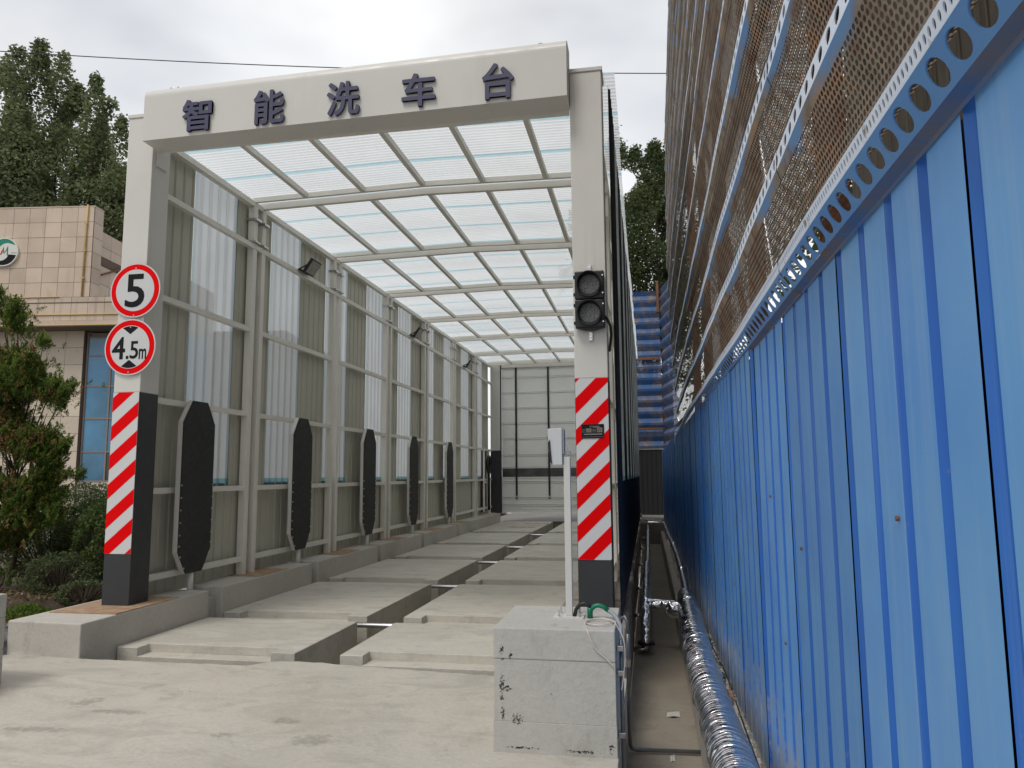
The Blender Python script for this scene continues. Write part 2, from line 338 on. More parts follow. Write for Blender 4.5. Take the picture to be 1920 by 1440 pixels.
def translucent(name, col, trans, edge=None, haze=.5):
    """fibreglass daylight sheet: part diffuse transmission, part clear"""
    m = bpy.data.materials.new(name); m.use_nodes = True; t = m.node_tree; t.nodes.clear(); ln = t.links.new
    o = t.nodes.new('ShaderNodeOutputMaterial'); tl = t.nodes.new('ShaderNodeBsdfTranslucent'); tr = t.nodes.new('ShaderNodeBsdfTransparent')
    df = t.nodes.new('ShaderNodeBsdfPrincipled'); df.inputs['Roughness'].default_value = .35
    uv = t.nodes.new('ShaderNodeUVMap'); sp = t.nodes.new('ShaderNodeSeparateXYZ'); ln(uv.outputs[0], sp.inputs[0])
    g = t.nodes.new('ShaderNodeNewGeometry'); n = t.nodes.new('ShaderNodeTexNoise'); n.inputs['Scale'].default_value = 2.2; n.inputs['Detail'].default_value = 6; ln(g.outputs['Position'], n.inputs['Vector'])
    def rm(s, a, b, c, d):
        q = t.nodes.new('ShaderNodeMapRange'); q.inputs[1].default_value = a; q.inputs[2].default_value = b; q.inputs[3].default_value = c; q.inputs[4].default_value = d; ln(s, q.inputs[0]); return q.outputs[0]
    mc = t.nodes.new('ShaderNodeMix'); mc.data_type = 'RGBA'; mc.inputs['A'].default_value = (*col, 1); mc.inputs['B'].default_value = (*(edge or col), 1)
    ab = t.nodes.new('ShaderNodeMath'); ab.operation = 'SUBTRACT'; ln(sp.outputs['X'], ab.inputs[0]); ab.inputs[1].default_value = .5
    a2 = t.nodes.new('ShaderNodeMath'); a2.operation = 'ABSOLUTE'; ln(ab.outputs[0], a2.inputs[0])
    ln(rm(a2.outputs[0],   .42, .445, 0, 1), mc.inputs['Factor'])
    ln(mc.outputs['Result'], tl.inputs['Color']); ln(mc.outputs['Result'], df.inputs['Base Color'])
    cl = t.nodes.new('ShaderNodeMix'); cl.data_type = 'RGBA'; cl.inputs['A'].default_value = (.95, .97, .98, 1); cl.inputs['B'].default_value = (*(edge or col), 1); ln(rm(a2.outputs[0], .42, .445, 0, 1), cl.inputs['Factor'])
    ln(cl.outputs['Result'], tr.inputs['Color'])
    m1 = t.nodes.new('ShaderNodeMixShader'); m1.inputs[0].default_value = .14; ln(tl.outputs[0], m1.inputs[1]); ln(df.outputs[0], m1.inputs[2])
    m2 = t.nodes.new('ShaderNodeMixShader'); ln(rm(n.outputs['Fac'], .3, .7, trans * .75, trans * 1.15), m2.inputs[0]); ln(m1.outputs[0], m2.inputs[1]); ln(tr.outputs[0], m2.inputs[2])
    ln(m2.outputs[0], o.inputs[0]); return m
M['roofsheet'] = translucent('fibreglass_roof_sheet', (.76, .775, .775), .34, (.70, .85, .89))
M['daysheet'] = translucent('fibreglass_wall_sheet', (.55, .575, .575), .17, (.50, .57, .59))
M['dayedge'] = translucent('fibreglass_bottom_film', (.25, .50, .56), .2)

def splash(m, z0, z1, col):
    t = m.node_tree; b = t.nodes['Principled BSDF']; old = b.inputs['Base Color'].links[0].from_socket; ln = t.links.new
    g = t.nodes.new('ShaderNodeNewGeometry'); sp = t.nodes.new('ShaderNodeSeparateXYZ'); ln(g.outputs['Position'], sp.inputs[0])
    n = t.nodes.new('ShaderNodeTexNoise'); n.inputs['Scale'].default_value = 7; n.inputs['Detail'].default_value = 9; n.inputs['Roughness'].default_value = .7; ln(g.outputs['Position'], n.inputs['Vector'])
    h = t.nodes.new('ShaderNodeMapRange'); h.inputs[1].default_value = z0; h.inputs[2].default_value = z1; h.inputs[3].default_value = .38; h.inputs[4].default_value = 0; ln(sp.outputs['Z'], h.inputs[0])
    a = t.nodes.new('ShaderNodeMath'); a.operation = 'ADD'; ln(h.outputs[0], a.inputs[0]); ln(n.outputs['Fac'], a.inputs[1])
    k = t.nodes.new('ShaderNodeMapRange'); k.inputs[1].default_value = .66; k.inputs[2].default_value = .84; k.inputs[4].default_value = .75; ln(a.outputs[0], k.inputs[0])
    mx_ = t.nodes.new('ShaderNodeMix'); mx_.data_type = 'RGBA'; ln(k.outputs[0], mx_.inputs['Factor']); ln(old, mx_.inputs['A']); mx_.inputs['B'].default_value = (*col, 1); ln(mx_.outputs['Result'], b.inputs['Base Color'])
def fence_paint(name, a, b, rough=.42):
    m = mat(name, a, rough, var=.5, vscale=.9, col2=b, streak=((26, 26, .30), tuple(x * .8 + .09 for x in b), .52, .80), dirt=(16, (.26, .25, .22), .74, .80), spec=.45)
    return m
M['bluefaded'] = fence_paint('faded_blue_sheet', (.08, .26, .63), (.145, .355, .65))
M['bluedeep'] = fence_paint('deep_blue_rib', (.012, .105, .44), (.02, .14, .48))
for k_ in ('bluefaded', 'bluedeep'): splash(M[k_], -.35, .55, (.30, .30, .28)); vary(M[k_], .90, 1.14)
M['bluesteel'] = mat('blue_net_paint', (.09, .25, .58), .45, var=.4, vscale=2, col2=(.13, .31, .60), dirt=(9, (.20, .12, .07), .60, .70))
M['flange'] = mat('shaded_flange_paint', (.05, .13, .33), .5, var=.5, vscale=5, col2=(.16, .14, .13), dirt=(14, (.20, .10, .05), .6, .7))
M['bluelight'] = mat('pale_blue_net_paint', (.62, .71, .85), .45, var=.3, vscale=2, col2=(.68, .74, .84), dirt=(12, (.25, .15, .09), .62, .70))

def net_mat(name, scale=.028, blue=(.12, .26, .50), t0=.62, t1=.80, rad=.335):
    """perforated sheet: round holes (transparent) on a staggered grid, blue paint at the folded edges, rust in the middle"""
    m = bpy.data.materials.new(name); m.use_nodes = True; t = m.node_tree; b = t.nodes['Principled BSDF']; ln = t.links.new; o = t.nodes['Material Output']
    b.inputs['Roughness'].default_value = .7
    uv = t.nodes.new('ShaderNodeUVMap'); sp = t.nodes.new('ShaderNodeSeparateXYZ'); ln(uv.outputs[0], sp.inputs[0])
    def mth(op, a, bb=None, c=None):
        q = t.nodes.new('ShaderNodeMath'); q.operation = op
        for i, v in enumerate((a, bb, c)):
            if v is None: continue
            if isinstance(v, (int, float)): q.inputs[i].default_value = v
            else: ln(v, q.inputs[i])
        return q.outputs[0]
    y = mth('DIVIDE', sp.outputs['X'], scale); x = mth('DIVIDE', sp.outputs['Y'], scale * .866)
    row = mth('FLOOR', x); odd = mth('FRACT', mth('MULTIPLY', row, .5))
    fy = mth('SUBTRACT', mth('FRACT', mth('ADD', y, odd)), .5); fx = mth('MULTIPLY', mth('SUBTRACT', mth('FRACT', x), .5), .866)
    d = mth('SQRT', mth('ADD', mth('MULTIPLY', fy, fy), mth('MULTIPLY', fx, fx)))
    hole = t.nodes.new('ShaderNodeMapRange'); hole.inputs[1].default_value = rad; hole.inputs[2].default_value = rad + .03; hole.inputs[3].default_value = 1; hole.inputs[4].default_value = 0; ln(d, hole.inputs[0])
    uv2 = t.nodes.new('ShaderNodeUVMap'); uv2.uv_map = 'edge'; s2 = t.nodes.new('ShaderNodeSeparateXYZ'); ln(uv2.outputs[0], s2.inputs[0])
    e = mth('ABSOLUTE', mth('SUBTRACT', s2.outputs['X'], .5))          # 0 middle .. .5 edge
    g = t.nodes.new('ShaderNodeNewGeometry')
    n = t.nodes.new('ShaderNodeTexNoise'); n.inputs['Scale'].default_value = 2.2; n.inputs['Detail'].default_value = 8; ln(g.outputs['Position'], n.inputs['Vector'])
    n3 = t.nodes.new('ShaderNodeTexNoise'); n3.inputs['Scale'].default_value = 9; n3.inputs['Detail'].default_value = 6; ln(g.outputs['Position'], n3.inputs['Vector'])
    notrim = mth('LESS_THAN', e, .40); hf = mth('MULTIPLY', hole.outputs[0], notrim)
    bl = mth('ADD', mth('MULTIPLY', e, 1.5), mth('MULTIPLY', mth('SUBTRACT', n.outputs['Fac'], .5), 1.3))
    fb = t.nodes.new('ShaderNodeMapRange'); fb.inputs[1].default_value = t0; fb.inputs[2].default_value = t1; ln(bl, fb.inputs[0])
    rc = t.nodes.new('ShaderNodeValToRGB'); el = rc.color_ramp.elements; el[0].position = .3; el[0].color = (.17, .08, .045, 1); el[1].position = .7; el[1].color = (.35, .205, .115, 1)
    em = rc.color_ramp.elements.new(.52); em.color = (.235, .205, .16, 1); ln(n3.outputs['Fac'], rc.inputs[0])
    mxx = t.nodes.new('ShaderNodeMix'); mxx.data_type = 'RGBA'; ln(fb.outputs[0], mxx.inputs['Factor']); ln(rc.outputs[0], mxx.inputs['A']); mxx.inputs['B'].default_value = (*blue, 1)
    ln(mxx.outputs['Result'], b.inputs['Base Color'])
    tr = t.nodes.new('ShaderNodeBsdfTransparent'); ms = t.nodes.new('ShaderNodeMixShader'); ln(hf, ms.inputs[0]); ln(b.outputs[0], ms.inputs[1]); ln(tr.outputs[0], ms.inputs[2]); ln(ms.outputs[0], o.inputs[0])
    return m
M['net'] = net_mat('perforated_rusty_sheet')
M['netrust'] = net_mat('perforated_rust_sheet', .028, (.12, .26, .50), .74, .90)
M['netblue'] = net_mat('perforated_blue_sheet', .035, (.035, .11, .28), -.30, .12, .15)
M['innernet'] = net_mat('inner_rusty_mesh', .05, (.20, .17, .13), .6, .9, .15)

def leaf_mat(name, c1, c2, c3, rough=.55):
    m = bpy.data.materials.new(name); m.use_nodes = True; t = m.node_tree; b = t.nodes['Principled BSDF']; ln = t.links.new
    b.inputs['Roughness'].default_value = rough; b.inputs['Specular IOR Level'].default_value = .3
    a = t.nodes.new('ShaderNodeAttribute'); a.attribute_name = 'tone'; r = t.nodes.new('ShaderNodeValToRGB')
    r.color_ramp.elements[0].color = (*c1, 1); r.color_ramp.elements[1].color = (*c3, 1); e = r.color_ramp.elements.new(.55); e.color = (*c2, 1)
    ln(a.outputs['Fac'], r.inputs[0]); ln(r.outputs[0], b.inputs['Base Color'])
    tl = t.nodes.new('ShaderNodeBsdfTranslucent'); ln(r.outputs[0], tl.inputs['Color']); ms = t.nodes.new('ShaderNodeMixShader'); ms.inputs[0].default_value = .45
    ln(b.outputs[0], ms.inputs[1]); ln(tl.outputs[0], ms.inputs[2]); ln(ms.outputs[0], t.nodes['Material Output'].inputs[0]); return m
M['leafpoplar'] = leaf_mat('poplar_leaves', (.10, .13, .06), (.19, .225, .11), (.31, .33, .17))
M['leafdark'] = leaf_mat('dark_tree_leaves', (.06, .085, .035), (.12, .155, .065), (.21, .235, .11))
M['juniper'] = leaf_mat('juniper_sprays', (.045, .08, .02), (.13, .20, .035), (.27, .33, .065))
M['deadspray'] = leaf_mat('brown_juniper_sprays', (.16, .09, .035), (.34, .20, .08), (.48, .33, .17))
M['shrub'] = leaf_mat('shrub_leaves', (.035, .06, .018), (.10, .15, .04), (.20, .26, .07))
M['litter'] = leaf_mat('fallen_leaves', (.07, .045, .025), (.20, .13, .06), (.42, .34, .20))

def leaf_cloud(name, P, nrm, size, aspect, mtl, parent, tone, twist=1.0, tipdir=None, kind=None):
    """each leaf is a small bent quad; P (n,3), nrm (n,3) or None"""
    n = len(P); s = size * RNG.uniform(.65, 1.35, n)[:, None]
    a = RNG.normal(size=(n, 3)) * twist
    if nrm is not None: a = a + nrm
    a /= np.linalg.norm(a, axis=1)[:, None]
    if tipdir is not None: d = tipdir + RNG.normal(size=(n, 3)) * .45
    else: d = RNG.normal(size=(n, 3))
    d = d - (d * a).sum(1)[:, None] * a; d /= np.linalg.norm(d, axis=1)[:, None] + 1e-9
    e = np.cross(a, d)
    v = np.empty((n, 4, 3)); v[:, 0] = P - d * s * .5; v[:, 1] = P + e * s * .5 * aspect + a * s * .08; v[:, 2] = P + d * s * .5; v[:, 3] = P - e * s * .5 * aspect + a * s * .08
    me = bpy.data.meshes.new(name); me.vertices.add(n * 4); me.vertices.foreach_set('co', v.reshape(-1))
    me.loops.add(n * 4); me.loops.foreach_set('vertex_index', np.arange(n * 4, dtype=np.int32))
    me.polygons.add(n); me.polygons.foreach_set('loop_start', np.arange(0, n * 4, 4, dtype=np.int32)); me.polygons.foreach_set('loop_total', np.full(n, 4, dtype=np.int32))
    me.update(calc_edges=True); at = me.attributes.new('tone', 'FLOAT', 'FACE'); at.data.foreach_set('value', np.clip(tone, 0, 1).astype(np.float32))
    me.materials.append(mtl); o = bpy.data.objects.new(name, me); C.objects.link(o)
    if parent: o.parent = parent
    if kind: o['kind'] = kind
    return o

# ================================================================== SETTING
ZG = -.317
def struct(name, mb, m, **k): return tag(obj(name, mb, m, **k), kind='structure')
g = MB()                                                     # far yard ground, one sheet to the horizon with the garden, pit and alley left out
BIG = 600
def sheet(mb, x0, x1, y0, y1, z): mb.poly([(x0, y0, z), (x1, y0, z), (x1, y1, z), (x0, y1, z)])
sheet(g, -BIG, BIG, -BIG, -6, ZG - .03); sheet(g, -BIG, -13, -6, BIG, ZG - .03); sheet(g, 3, BIG, -6, BIG, ZG - .03); sheet(g, -13, 3, 34, BIG, ZG - .03)
sheet(g, -6.2, 3, 27.4, 34, ZG - .03); sheet(g, .9, 3, -6, 27.4, ZG - .03); sheet(g, -13, -6.2, 6.0, 34, ZG - .05)
struct('ground', g, M['asphalt'])
pv = MB()                                                    # concrete apron in front of the wash, irregular front lip at the pit
edge = []
for i in range(57):
    x = -5.33 + (4.38) * i / 56
    y = 6.42 if x < -3.62 else (6.42 + (x + 3.62) / .2 * .2 if x < -3.42 else (6.62 if x < -2.95 else 6.60 - (x + 2.95) * .12))
    edge.append((x, y + .018 * math.sin(i * 1.9) * random.random(), ZG + .0))
for i in range(56):
    a, b = edge[i], edge[i + 1]
    pv.poly([(a[0], -6, ZG), (b[0], -6, ZG), b, a]); pv.poly([a, b, (b[0], b[1], ZG - .5), (a[0], a[1], ZG - .5)])
sheet(pv, -13, -6.2, -6, 6.3, ZG); sheet(pv, -6.2, -5.33, -6, 6.45, ZG); sheet(pv, -.95, -.222, -6, 6.5, ZG)
pv.poly([(-.222, -6, ZG), (-.222, 6.5, ZG), (-.222, 6.5, -.8), (-.222, -6, -.8)])
struct('concrete_apron', pv, M['ground'])
gd = MB()                                                    # garden bed on the left, slightly humped
GX, GY = 26, 40
def gz(x, y): return ZG + .10 + .10 * math.sin(x * 1.3 + y * .7) * math.sin(y * 1.1) + (.12 if x < -7 else 0)
for i in range(GX):
    for j in range(GY):
        xs = [-13 + 6.8 * k / GX for k in (i, i + 1)]; ys = [6.3 + 27.7 * k / GY for k in (j, j + 1)]
        gd.poly([(xs[0], ys[0], gz(xs[0], ys[0])), (xs[1], ys[0], gz(xs[1], ys[0])), (xs[1], ys[1], gz(xs[1], ys[1])), (xs[0], ys[1], gz(xs[0], ys[1]))])
struct('garden_soil', gd, M['soil'], smooth=True)
# grey gravel strip beside the curb and leaf litter
n = 5000; gx = RNG.uniform(-6.75, -6.22, n); gy = 6.5 + RNG.beta(1.2, 2, n) * 3.2; keep = gx > -6.75 + (gy - 6.5) * .08
st = MB()
for x, y in zip(gx[keep][:2600], gy[keep][:2600]):
    s = random.uniform(.010, .024); z = -.11 + random.uniform(-.01, .02) - .12 * (abs(x + 6.22))
    q = [Vector((x + random.uniform(-s, s), y + random.uniform(-s, s), z + random.uniform(0, s))) for _ in range(4)]; st.poly([q[0], q[1], q[2]]); st.poly([q[0], q[2], q[3]]); st.poly([q[1], q[3], q[2]])
tag(obj('gravel', st, M['gravel']), 'grey gravel spilled along the outer side of the left curb', kind='stuff')
gb = MB(); gb.hexa([(-6.95, 6.5, -.35), (-6.2, 6.5, -.35), (-6.2, 10, -.35), (-6.7, 10, -.35), (-6.9, 6.55, -.24), (-6.2, 6.5, -.12), (-6.2, 10, -.12), (-6.6, 10, -.2)]); struct('gravel_bed', gb, M['gravel'])
n = 2600; P = np.stack([RNG.uniform(-8.6, -6.25, n), RNG.uniform(6.6, 10.5, n), np.zeros(n)], 1); P[:, 2] = [gz(x, y) + .03 for x, y in P[:, :2]]
leaf_cloud('leaf_litter', P, np.tile([0, 0, 1.6], (n, 1)), .045, .7, M['litter'], None, RNG.uniform(0, 1, n), kind='stuff')['label'] = 'dry fallen leaves under the shrubs'

# ---- wash pit floor with its slabs
pit = tag(bpy.data.objects.new('wash_floor', None), kind='structure'); C.objects.link(pit)
pb = MB(); pb.box(-5.33, -.95, 6.2, 27.6, -.9, -.80); pb.box(-5.33, -.95, 27.45, 27.7, -.795, ZG); obj('pit_bottom', pb, M['pit'], pit)
def slab(x0, x1, y0, y1, notch=True):
    mb = MB(); zt = ZG; zb = -.92; a, b = .23, .25
    if not notch: mb.box(x0, x1, y0, y1, zb, zt)
    else:
        nx0, nx1, ny = x0 + a, x1 - b, y0 + .19; zl = zt - .085
        j = lambda: random.uniform(-.006, .006)
        bx = [(x0, y0), (nx0, y0 + j()), (nx0, ny), (nx1, ny + j()), (nx1, y0 + j()), (x1, y0), (x1, y1), (x0, y1)]
        k = len(bx)
        mb.poly([(x, y, zt) for x, y in bx])
        for i in range(k):
            p, q = bx[i], bx[(i + 1) % k]; zz = zl if i in (1, 2, 3) else zb
            mb.poly([(q[0], q[1], zt), (p[0], p[1], zt), (p[0], p[1], zz), (q[0], q[1], zz)])
        mb.poly([(nx0, y0, zl), (nx1, y0, zl), (nx1, ny, zl), (nx0, ny, zl)]); mb.poly([(nx0, y0, zl), (nx0, y0, zb), (nx1, y0, zb), (nx1, y0, zl)])
    return mb
rows = [(6.92, 8.50), (8.84, 11.58), (12.0, 14.9), (15.33, 18.1), (18.5, 21.9), (22.35, 27.3)]
for i, (y0, y1) in enumerate(rows):
    obj('concrete_slab', slab(-5.325, -3.40 - .01 * i, y0, y1), M['slab'], pit, bevel=.006, seg=1)
    obj('concrete_slab', slab(-2.94 - .01 * i, -.955, y0 + .0, y1), M['slab'], pit, bevel=.006, seg=1)
for y in (8.68, 11.80, 15.1, 18.3, 22.1):
    obj('steel_pipe', MB().tube([(-5.3, y, ZG - .075), (-.96, y, ZG - .075)], .030, 12), M['steel'], pit, smooth=True)
for (x, y) in ((-4.55, 24.1), (-4.35, 26.0), (-2.2, 24.1), (-2.1, 25.8)):
    o = obj('floor_sticker', MB().box(x, x + .95, y, y + .42, ZG + .002, ZG + .006), M['sticker'], pit); o['label'] = 'worn orange sticker on the far slab'
    for k in range(3): obj('sticker_print', MB().box(x + .08 + k * .3, x + .27 + k * .3, y + .1, y + .32, ZG + .007, ZG + .009), M['stickerg'], pit)

# ---- curbs
curb = tag(bpy.data.objects.new('left_curb', None), kind='structure'); C.objects.link(curb)
cur = [(6.42, 8.53), (8.82, 11.36), (11.60, 14.35), (14.60, 17.32), (17.52, 20.56), (21.0, 27.0)]
for i, (a, b) in enumerate(cur):
    xr = -5.33 + random.uniform(-.012, .012)
    o = obj('curb_block', MB().hexa([(-6.20, a + .08 * (i == 0), -.95), (xr, a, -.95), (xr, b, -.95), (-6.2, b, -.95), (-6.20, a + .06 * (i == 0), 0), (xr - .005, a, 0), (xr - .005, b, 0), (-6.2, b, 0)]), M['curb'], curb, bevel=.012)
    if i == 0: o['label'] = 'nearest pale curb block under the left post'
obj('curb_footing', MB().box(-6.15, -5.42, 8.5, 27, -.95, -.12), M['curb'], curb)
rp = [(6.9, 7.95), (9.75, 10.6), (12.6, 13.45), (15.5, 16.3), (18.4, 19.2), (21.3, 22.1)]
for a, b in rp:
    obj('rusty_plate', MB().box(-6.12, -5.345, a, b, .001, .009), M['rustplate'], curb)
rc_ = tag(bpy.data.objects.new('right_curb', None), kind='structure'); C.objects.link(rc_)
y = 6.5
while y < 27:
    l = random.uniform(.45, 1.1); xr = -.222 + random.uniform(-.05, 0) * (y > 9); zt = random.choice((-.02, -.05, 0, -.1)) if y > 8 else -.02
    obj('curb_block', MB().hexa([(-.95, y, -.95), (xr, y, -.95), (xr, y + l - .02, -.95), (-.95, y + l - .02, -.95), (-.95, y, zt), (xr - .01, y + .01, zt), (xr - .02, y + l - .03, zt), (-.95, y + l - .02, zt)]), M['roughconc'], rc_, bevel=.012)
    y += l
# ---- alley
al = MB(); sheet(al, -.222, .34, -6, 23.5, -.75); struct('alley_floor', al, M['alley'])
eb = MB(); eb.box(-.9, .55, 23.5, 27.4, -.9, -.12); struct('alley_end_slab', eb, M['roughconc'], bevel=.01)
aw = tag(bpy.data.objects.new('alley_wall', None), kind='structure'); C.objects.link(aw)
y = -6
while y < 23.4:
    l = random.uniform(.9, 1.6); e = min(y + l, 23.45)
    obj('wall_block', MB().box(.335 + random.uniform(-.004, .006), .44, y, e - .008, -.95, -.35 + random.uniform(-.006, .006)), M['curb'], aw, bevel=.006, seg=1); y += l
lg = MB(); lg.box(.44, .75, -6, 8.6, -.9, -.352); lg.box(.44, .9, 8.6, 33, -.9, -.62); struct('fence_ledge', lg, M['curb'])
for y, o__ in ((11.2, 'nearest'), (13.0, 'second'), (15.2, 'third'), (17.6, 'farthest')):
    tag(obj('support_block', MB().box(.45, .60, y, y + .22, -.62, -.33), M['curb'], bevel=.006), o__ + ' small concrete block propping the thin foil pipe beside the fence', 'concrete block', 'blocks under the thin foil pipe')
mo = MB(); yy = -1.0
while yy < 8.6:
    s = random.uniform(.03, .08); wd = random.uniform(.03, .075)
    mo.hexa([(.655 - wd, yy, -.352), (.70, yy - .02, -.352), (.70, yy + s * 1.6, -.352), (.655 - wd * random.uniform(.4, 1), yy + s * 1.5, -.352), (.655 - wd * .4, yy + .01, -.352 + s * .5), (.70, yy, -.30), (.70, yy + s * 1.4, -.30), (.655 - wd * .3, yy + s, -.352 + s * .4)]); yy += s * 1.2
tag(obj('mortar_debris', mo, M['mortar']), 'lumpy mortar and rubble along the foot of the blue fence', kind='stuff')
rb = MB()
for _ in range(420):
    x, y = random.uniform(.46, .66), random.uniform(6.2, 8.3); s = random.uniform(.008, .028); z = -.352
    q = [Vector((x + random.uniform(-s, s), y + random.uniform(-s, s), z + random.uniform(0, 2 * s))) for _ in range(4)]
    for f in ((0, 1, 2), (0, 2, 3), (0, 3, 1), (1, 3, 2)): rb.poly([q[i] for i in f])
tag(obj('rubble', rb, M['gravel']), 'small grey stones heaped behind the foil pipe', kind='stuff')
tag(obj('brick', MB().box(.47, .58, 6.0, 6.2, -.35, -.285), M['brick'], bevel=.004), 'red brick lying between the foil pipe and the fence', 'brick')
t = thing('thin_cable', 'thin black cable clipped along the ledge at the fence foot', 'cable')
pts = [(.60 + .012 * math.sin(k * .7), 2.5 + k * .35, -.335 + .012 * math.sin(k * 1.1)) for k in range(28)]
obj('cable_line', MB().tube(pts, .0055, 6), M['black'], t)
for y in (3.9, 4.6, 5.3, 6.1): obj('clip', MB().box(.575, .632, y, y + .018, -.352, -.325), M['greypipe'], t)
for x, y, s, lb in ((.16, 7.0, .06, 'crumpled pale wrapper lying on the alley floor'), (.12, 5.95, .018, 'tiny pale scrap on the alley floor near the conduit')):
    q = MB(); zz = -.748
    q.poly([(x - s, y - .04, zz), (x, y - .07 * s / .06, zz + .3 * s), (x + .2 * s, y + .1, zz + .1 * s), (x - .8 * s, y + .09, zz)]); q.poly([(x, y - .07 * s / .06, zz + .3 * s), (x + s, y - .02, zz), (x + s * .9, y + .07, zz + .02), (x + .2 * s, y + .1, zz + .1 * s)])
    tag(obj('paper_scrap', q, M['paper']), lb, 'litter')

# ================================================================== THE WASH HALL
PX0, PX1 = -5.8685, -5.5375          # left post
QX0, QX1 = -.6895, -.3585            # right post
Y0, Y1, ZT, ZS, ZD = 7.336, 7.657, 5.56, .5546, 2.3246
portal = thing('entrance_portal', 'cream steel entrance portal with dark post feet and white header over the wash bay', 'gate')
def stripes(x0, x1, yf, zt0, period, slope):
    """white reflective board with diagonal red bars, clipped to the post face"""
    obj('reflective_board', MB().box(x0, x1, yf - .004, yf, ZS, ZD), M['tapewhite'], portal)
    w_ = x1 - x0; k = -3
    while k < 9:
        za = ZS + zt0 + k * period
        lo = za - period / 2
        poly = [(x0, lo), (x1, lo + slope * w_), (x1, za + slope * w_), (x0, za)]
        def clip(P, z, keep_above):
            o_ = []
            for i in range(len(P)):
                a, b = P[i], P[(i + 1) % len(P)]; ia = (a[1] >= z) == keep_above; ib = (b[1] >= z) == keep_above
                if ia: o_.append(a)
                if ia != ib:
                    s_ = (z - a[1]) / (b[1] - a[1]); o_.append((a[0] + (b[0] - a[0]) * s_, z))
            return o_
        poly = clip(clip(poly, ZS + .001, True), ZD - .001, False) if poly else []
        if len(poly) > 2:
            mb = MB(); mb.poly([(x, yf - .0065, z) for x, z in poly])
            for i in range(len(poly)):
                a, b = poly[i], poly[(i + 1) % len(poly)]; mb.poly([(b[0], yf - .0065, b[1]), (a[0], yf - .0065, a[1]), (a[0], yf - .004, a[1]), (b[0], yf - .004, b[1])])
            obj('red_stripe', mb, M['red'], portal)
        k += 1
for (x0, x1) in ((PX0, PX1), (QX0, QX1)):
    obj('post', MB().box(x0, x1, Y0, Y1, ZD, ZT), M['cream'], portal, bevel=.008)
    obj('post_foot', MB().box(x0 - .001, x1 + .001, Y0 + .0005, Y1 + .001, 0.0, ZD), M['dark'], portal, bevel=.008)
    obj('post_cap', MB().box(x0 - .012, x1 + .012, Y0 - .012, Y1 + .012, ZT, ZT + .045), M['cream'], portal, bevel=.006)
stripes(PX0 + .004, PX1 - .004, Y0 - .001, .108, .32, .85)
stripes(QX0 + .004, QX1 - .004, Y0 - .001, .011, .312, .97)
hd = MB(); hx0, hx1, hyf, hyb, hz0, hz1, rr = -5.50, -.693, 7.10, 7.42, 5.172, 5.82, .13
prof = [(hyf, hz0)] + [(hyf + rr - rr * math.cos(a), hz1 - rr + rr * math.sin(a)) for a in [math.pi / 2 * k / 10 for k in range(11)]] + [(hyb, hz1), (hyb, hz0)]
def hz(x, z): return z + .0102 * (x + 3.1)
for i in range(len(prof)):
    a, b = prof[i], prof[(i + 1) % len(prof)]
    hd.poly([(hx0, a[0], hz(hx0, a[1])), (hx1, a[0], hz(hx1, a[1])), (hx1, b[0], hz(hx1, b[1])), (hx0, b[0], hz(hx0, b[1]))])
hd.poly([(hx0, p[0], hz(hx0, p[1])) for p in reversed(prof)]); hd.poly([(hx1, p[0], hz(hx1, p[1])) for p in prof])
ho = obj('header', hd, M['header'], portal); ho['label'] = 'long white header box with rounded top edge'
obj('header_seam', MB().box(hx0 + .01, hx1 - .01, hyb, hyb + .03, 5.15, 5.75), M['cream2'], portal)
for x in (-5.27, -.98, -5.18):
    obj('lifting_ring', MB().tube([(x + .03 * math.cos(a), 7.25, hz(x, 5.835) + .026 * math.sin(a)) for a in [math.pi * k / 8 for k in range(9)]], .006, 6), M['steel'], portal)
obj('inner_flange', MB().box(PX1 + .001, PX1 + .02, Y0 + .07, Y1 - .07, 4.98, 5.17), M['cream'], portal)
# characters
def text_mesh(s, size, depth, off, name):
    cu = bpy.data.curves.new(name, 'FONT'); cu.body = s; cu.size = size; cu.extrude = depth; cu.offset = off; cu.align_x = 'LEFT'; cu.resolution_u = 4
    o = bpy.data.objects.new(name, cu); C.objects.link(o); bpy.context.view_layer.update()
    me = bpy.data.meshes.new_from_object(o.evaluated_get(bpy.context.evaluated_depsgraph_get())); bpy.data.objects.remove(o); me.name = name
    return me
def fit_text(s, w_, h_, depth, m, name, parent, center, boldness=.0, rot=(math.pi / 2, 0, 0)):
    """flat front faces -Y; scaled to a given width and height about its centre; weight added by slightly shifted layers"""
    me = text_mesh(s, 1.0, 0.02, 0, name); n_ = len(me.vertices); co = np.empty(n_ * 3); me.vertices.foreach_get('co', co); co = co.reshape(-1, 3)
    fc = [tuple(p.vertices) for p in me.polygons]; V_ = []; F_ = []; K = 8 if boldness > 0 else 1
    for k in range(K):
        a = 2 * math.pi * (k + .5) / K; q = co + (np.array([math.cos(a) * boldness, math.sin(a) * boldness, 0]) if K > 1 else 0); q = q * np.array([1, 1, 1 + .012 * k]); F_ += [tuple(i + len(V_) * 1 for i in f) for f in fc]; V_ += [tuple(v) for v in q]
    me = bpy.data.meshes.new(name); me.from_pydata(V_, [], F_); co = np.array(V_)
    mn, mx_ = co.min(0), co.max(0); c_ = (mn + mx_) / 2; sp_ = mx_ - mn
    co = (co - c_) * np.array([w_ / sp_[0], h_ / sp_[1], depth / max(sp_[2], 1e-6)]); me.vertices.foreach_set('co', co.reshape(-1)); me.update(); me.materials.append(m)
    o = bpy.data.objects.new(name, me); C.objects.link(o); o.parent = parent; o.location = center; o.rotation_euler = rot; return o
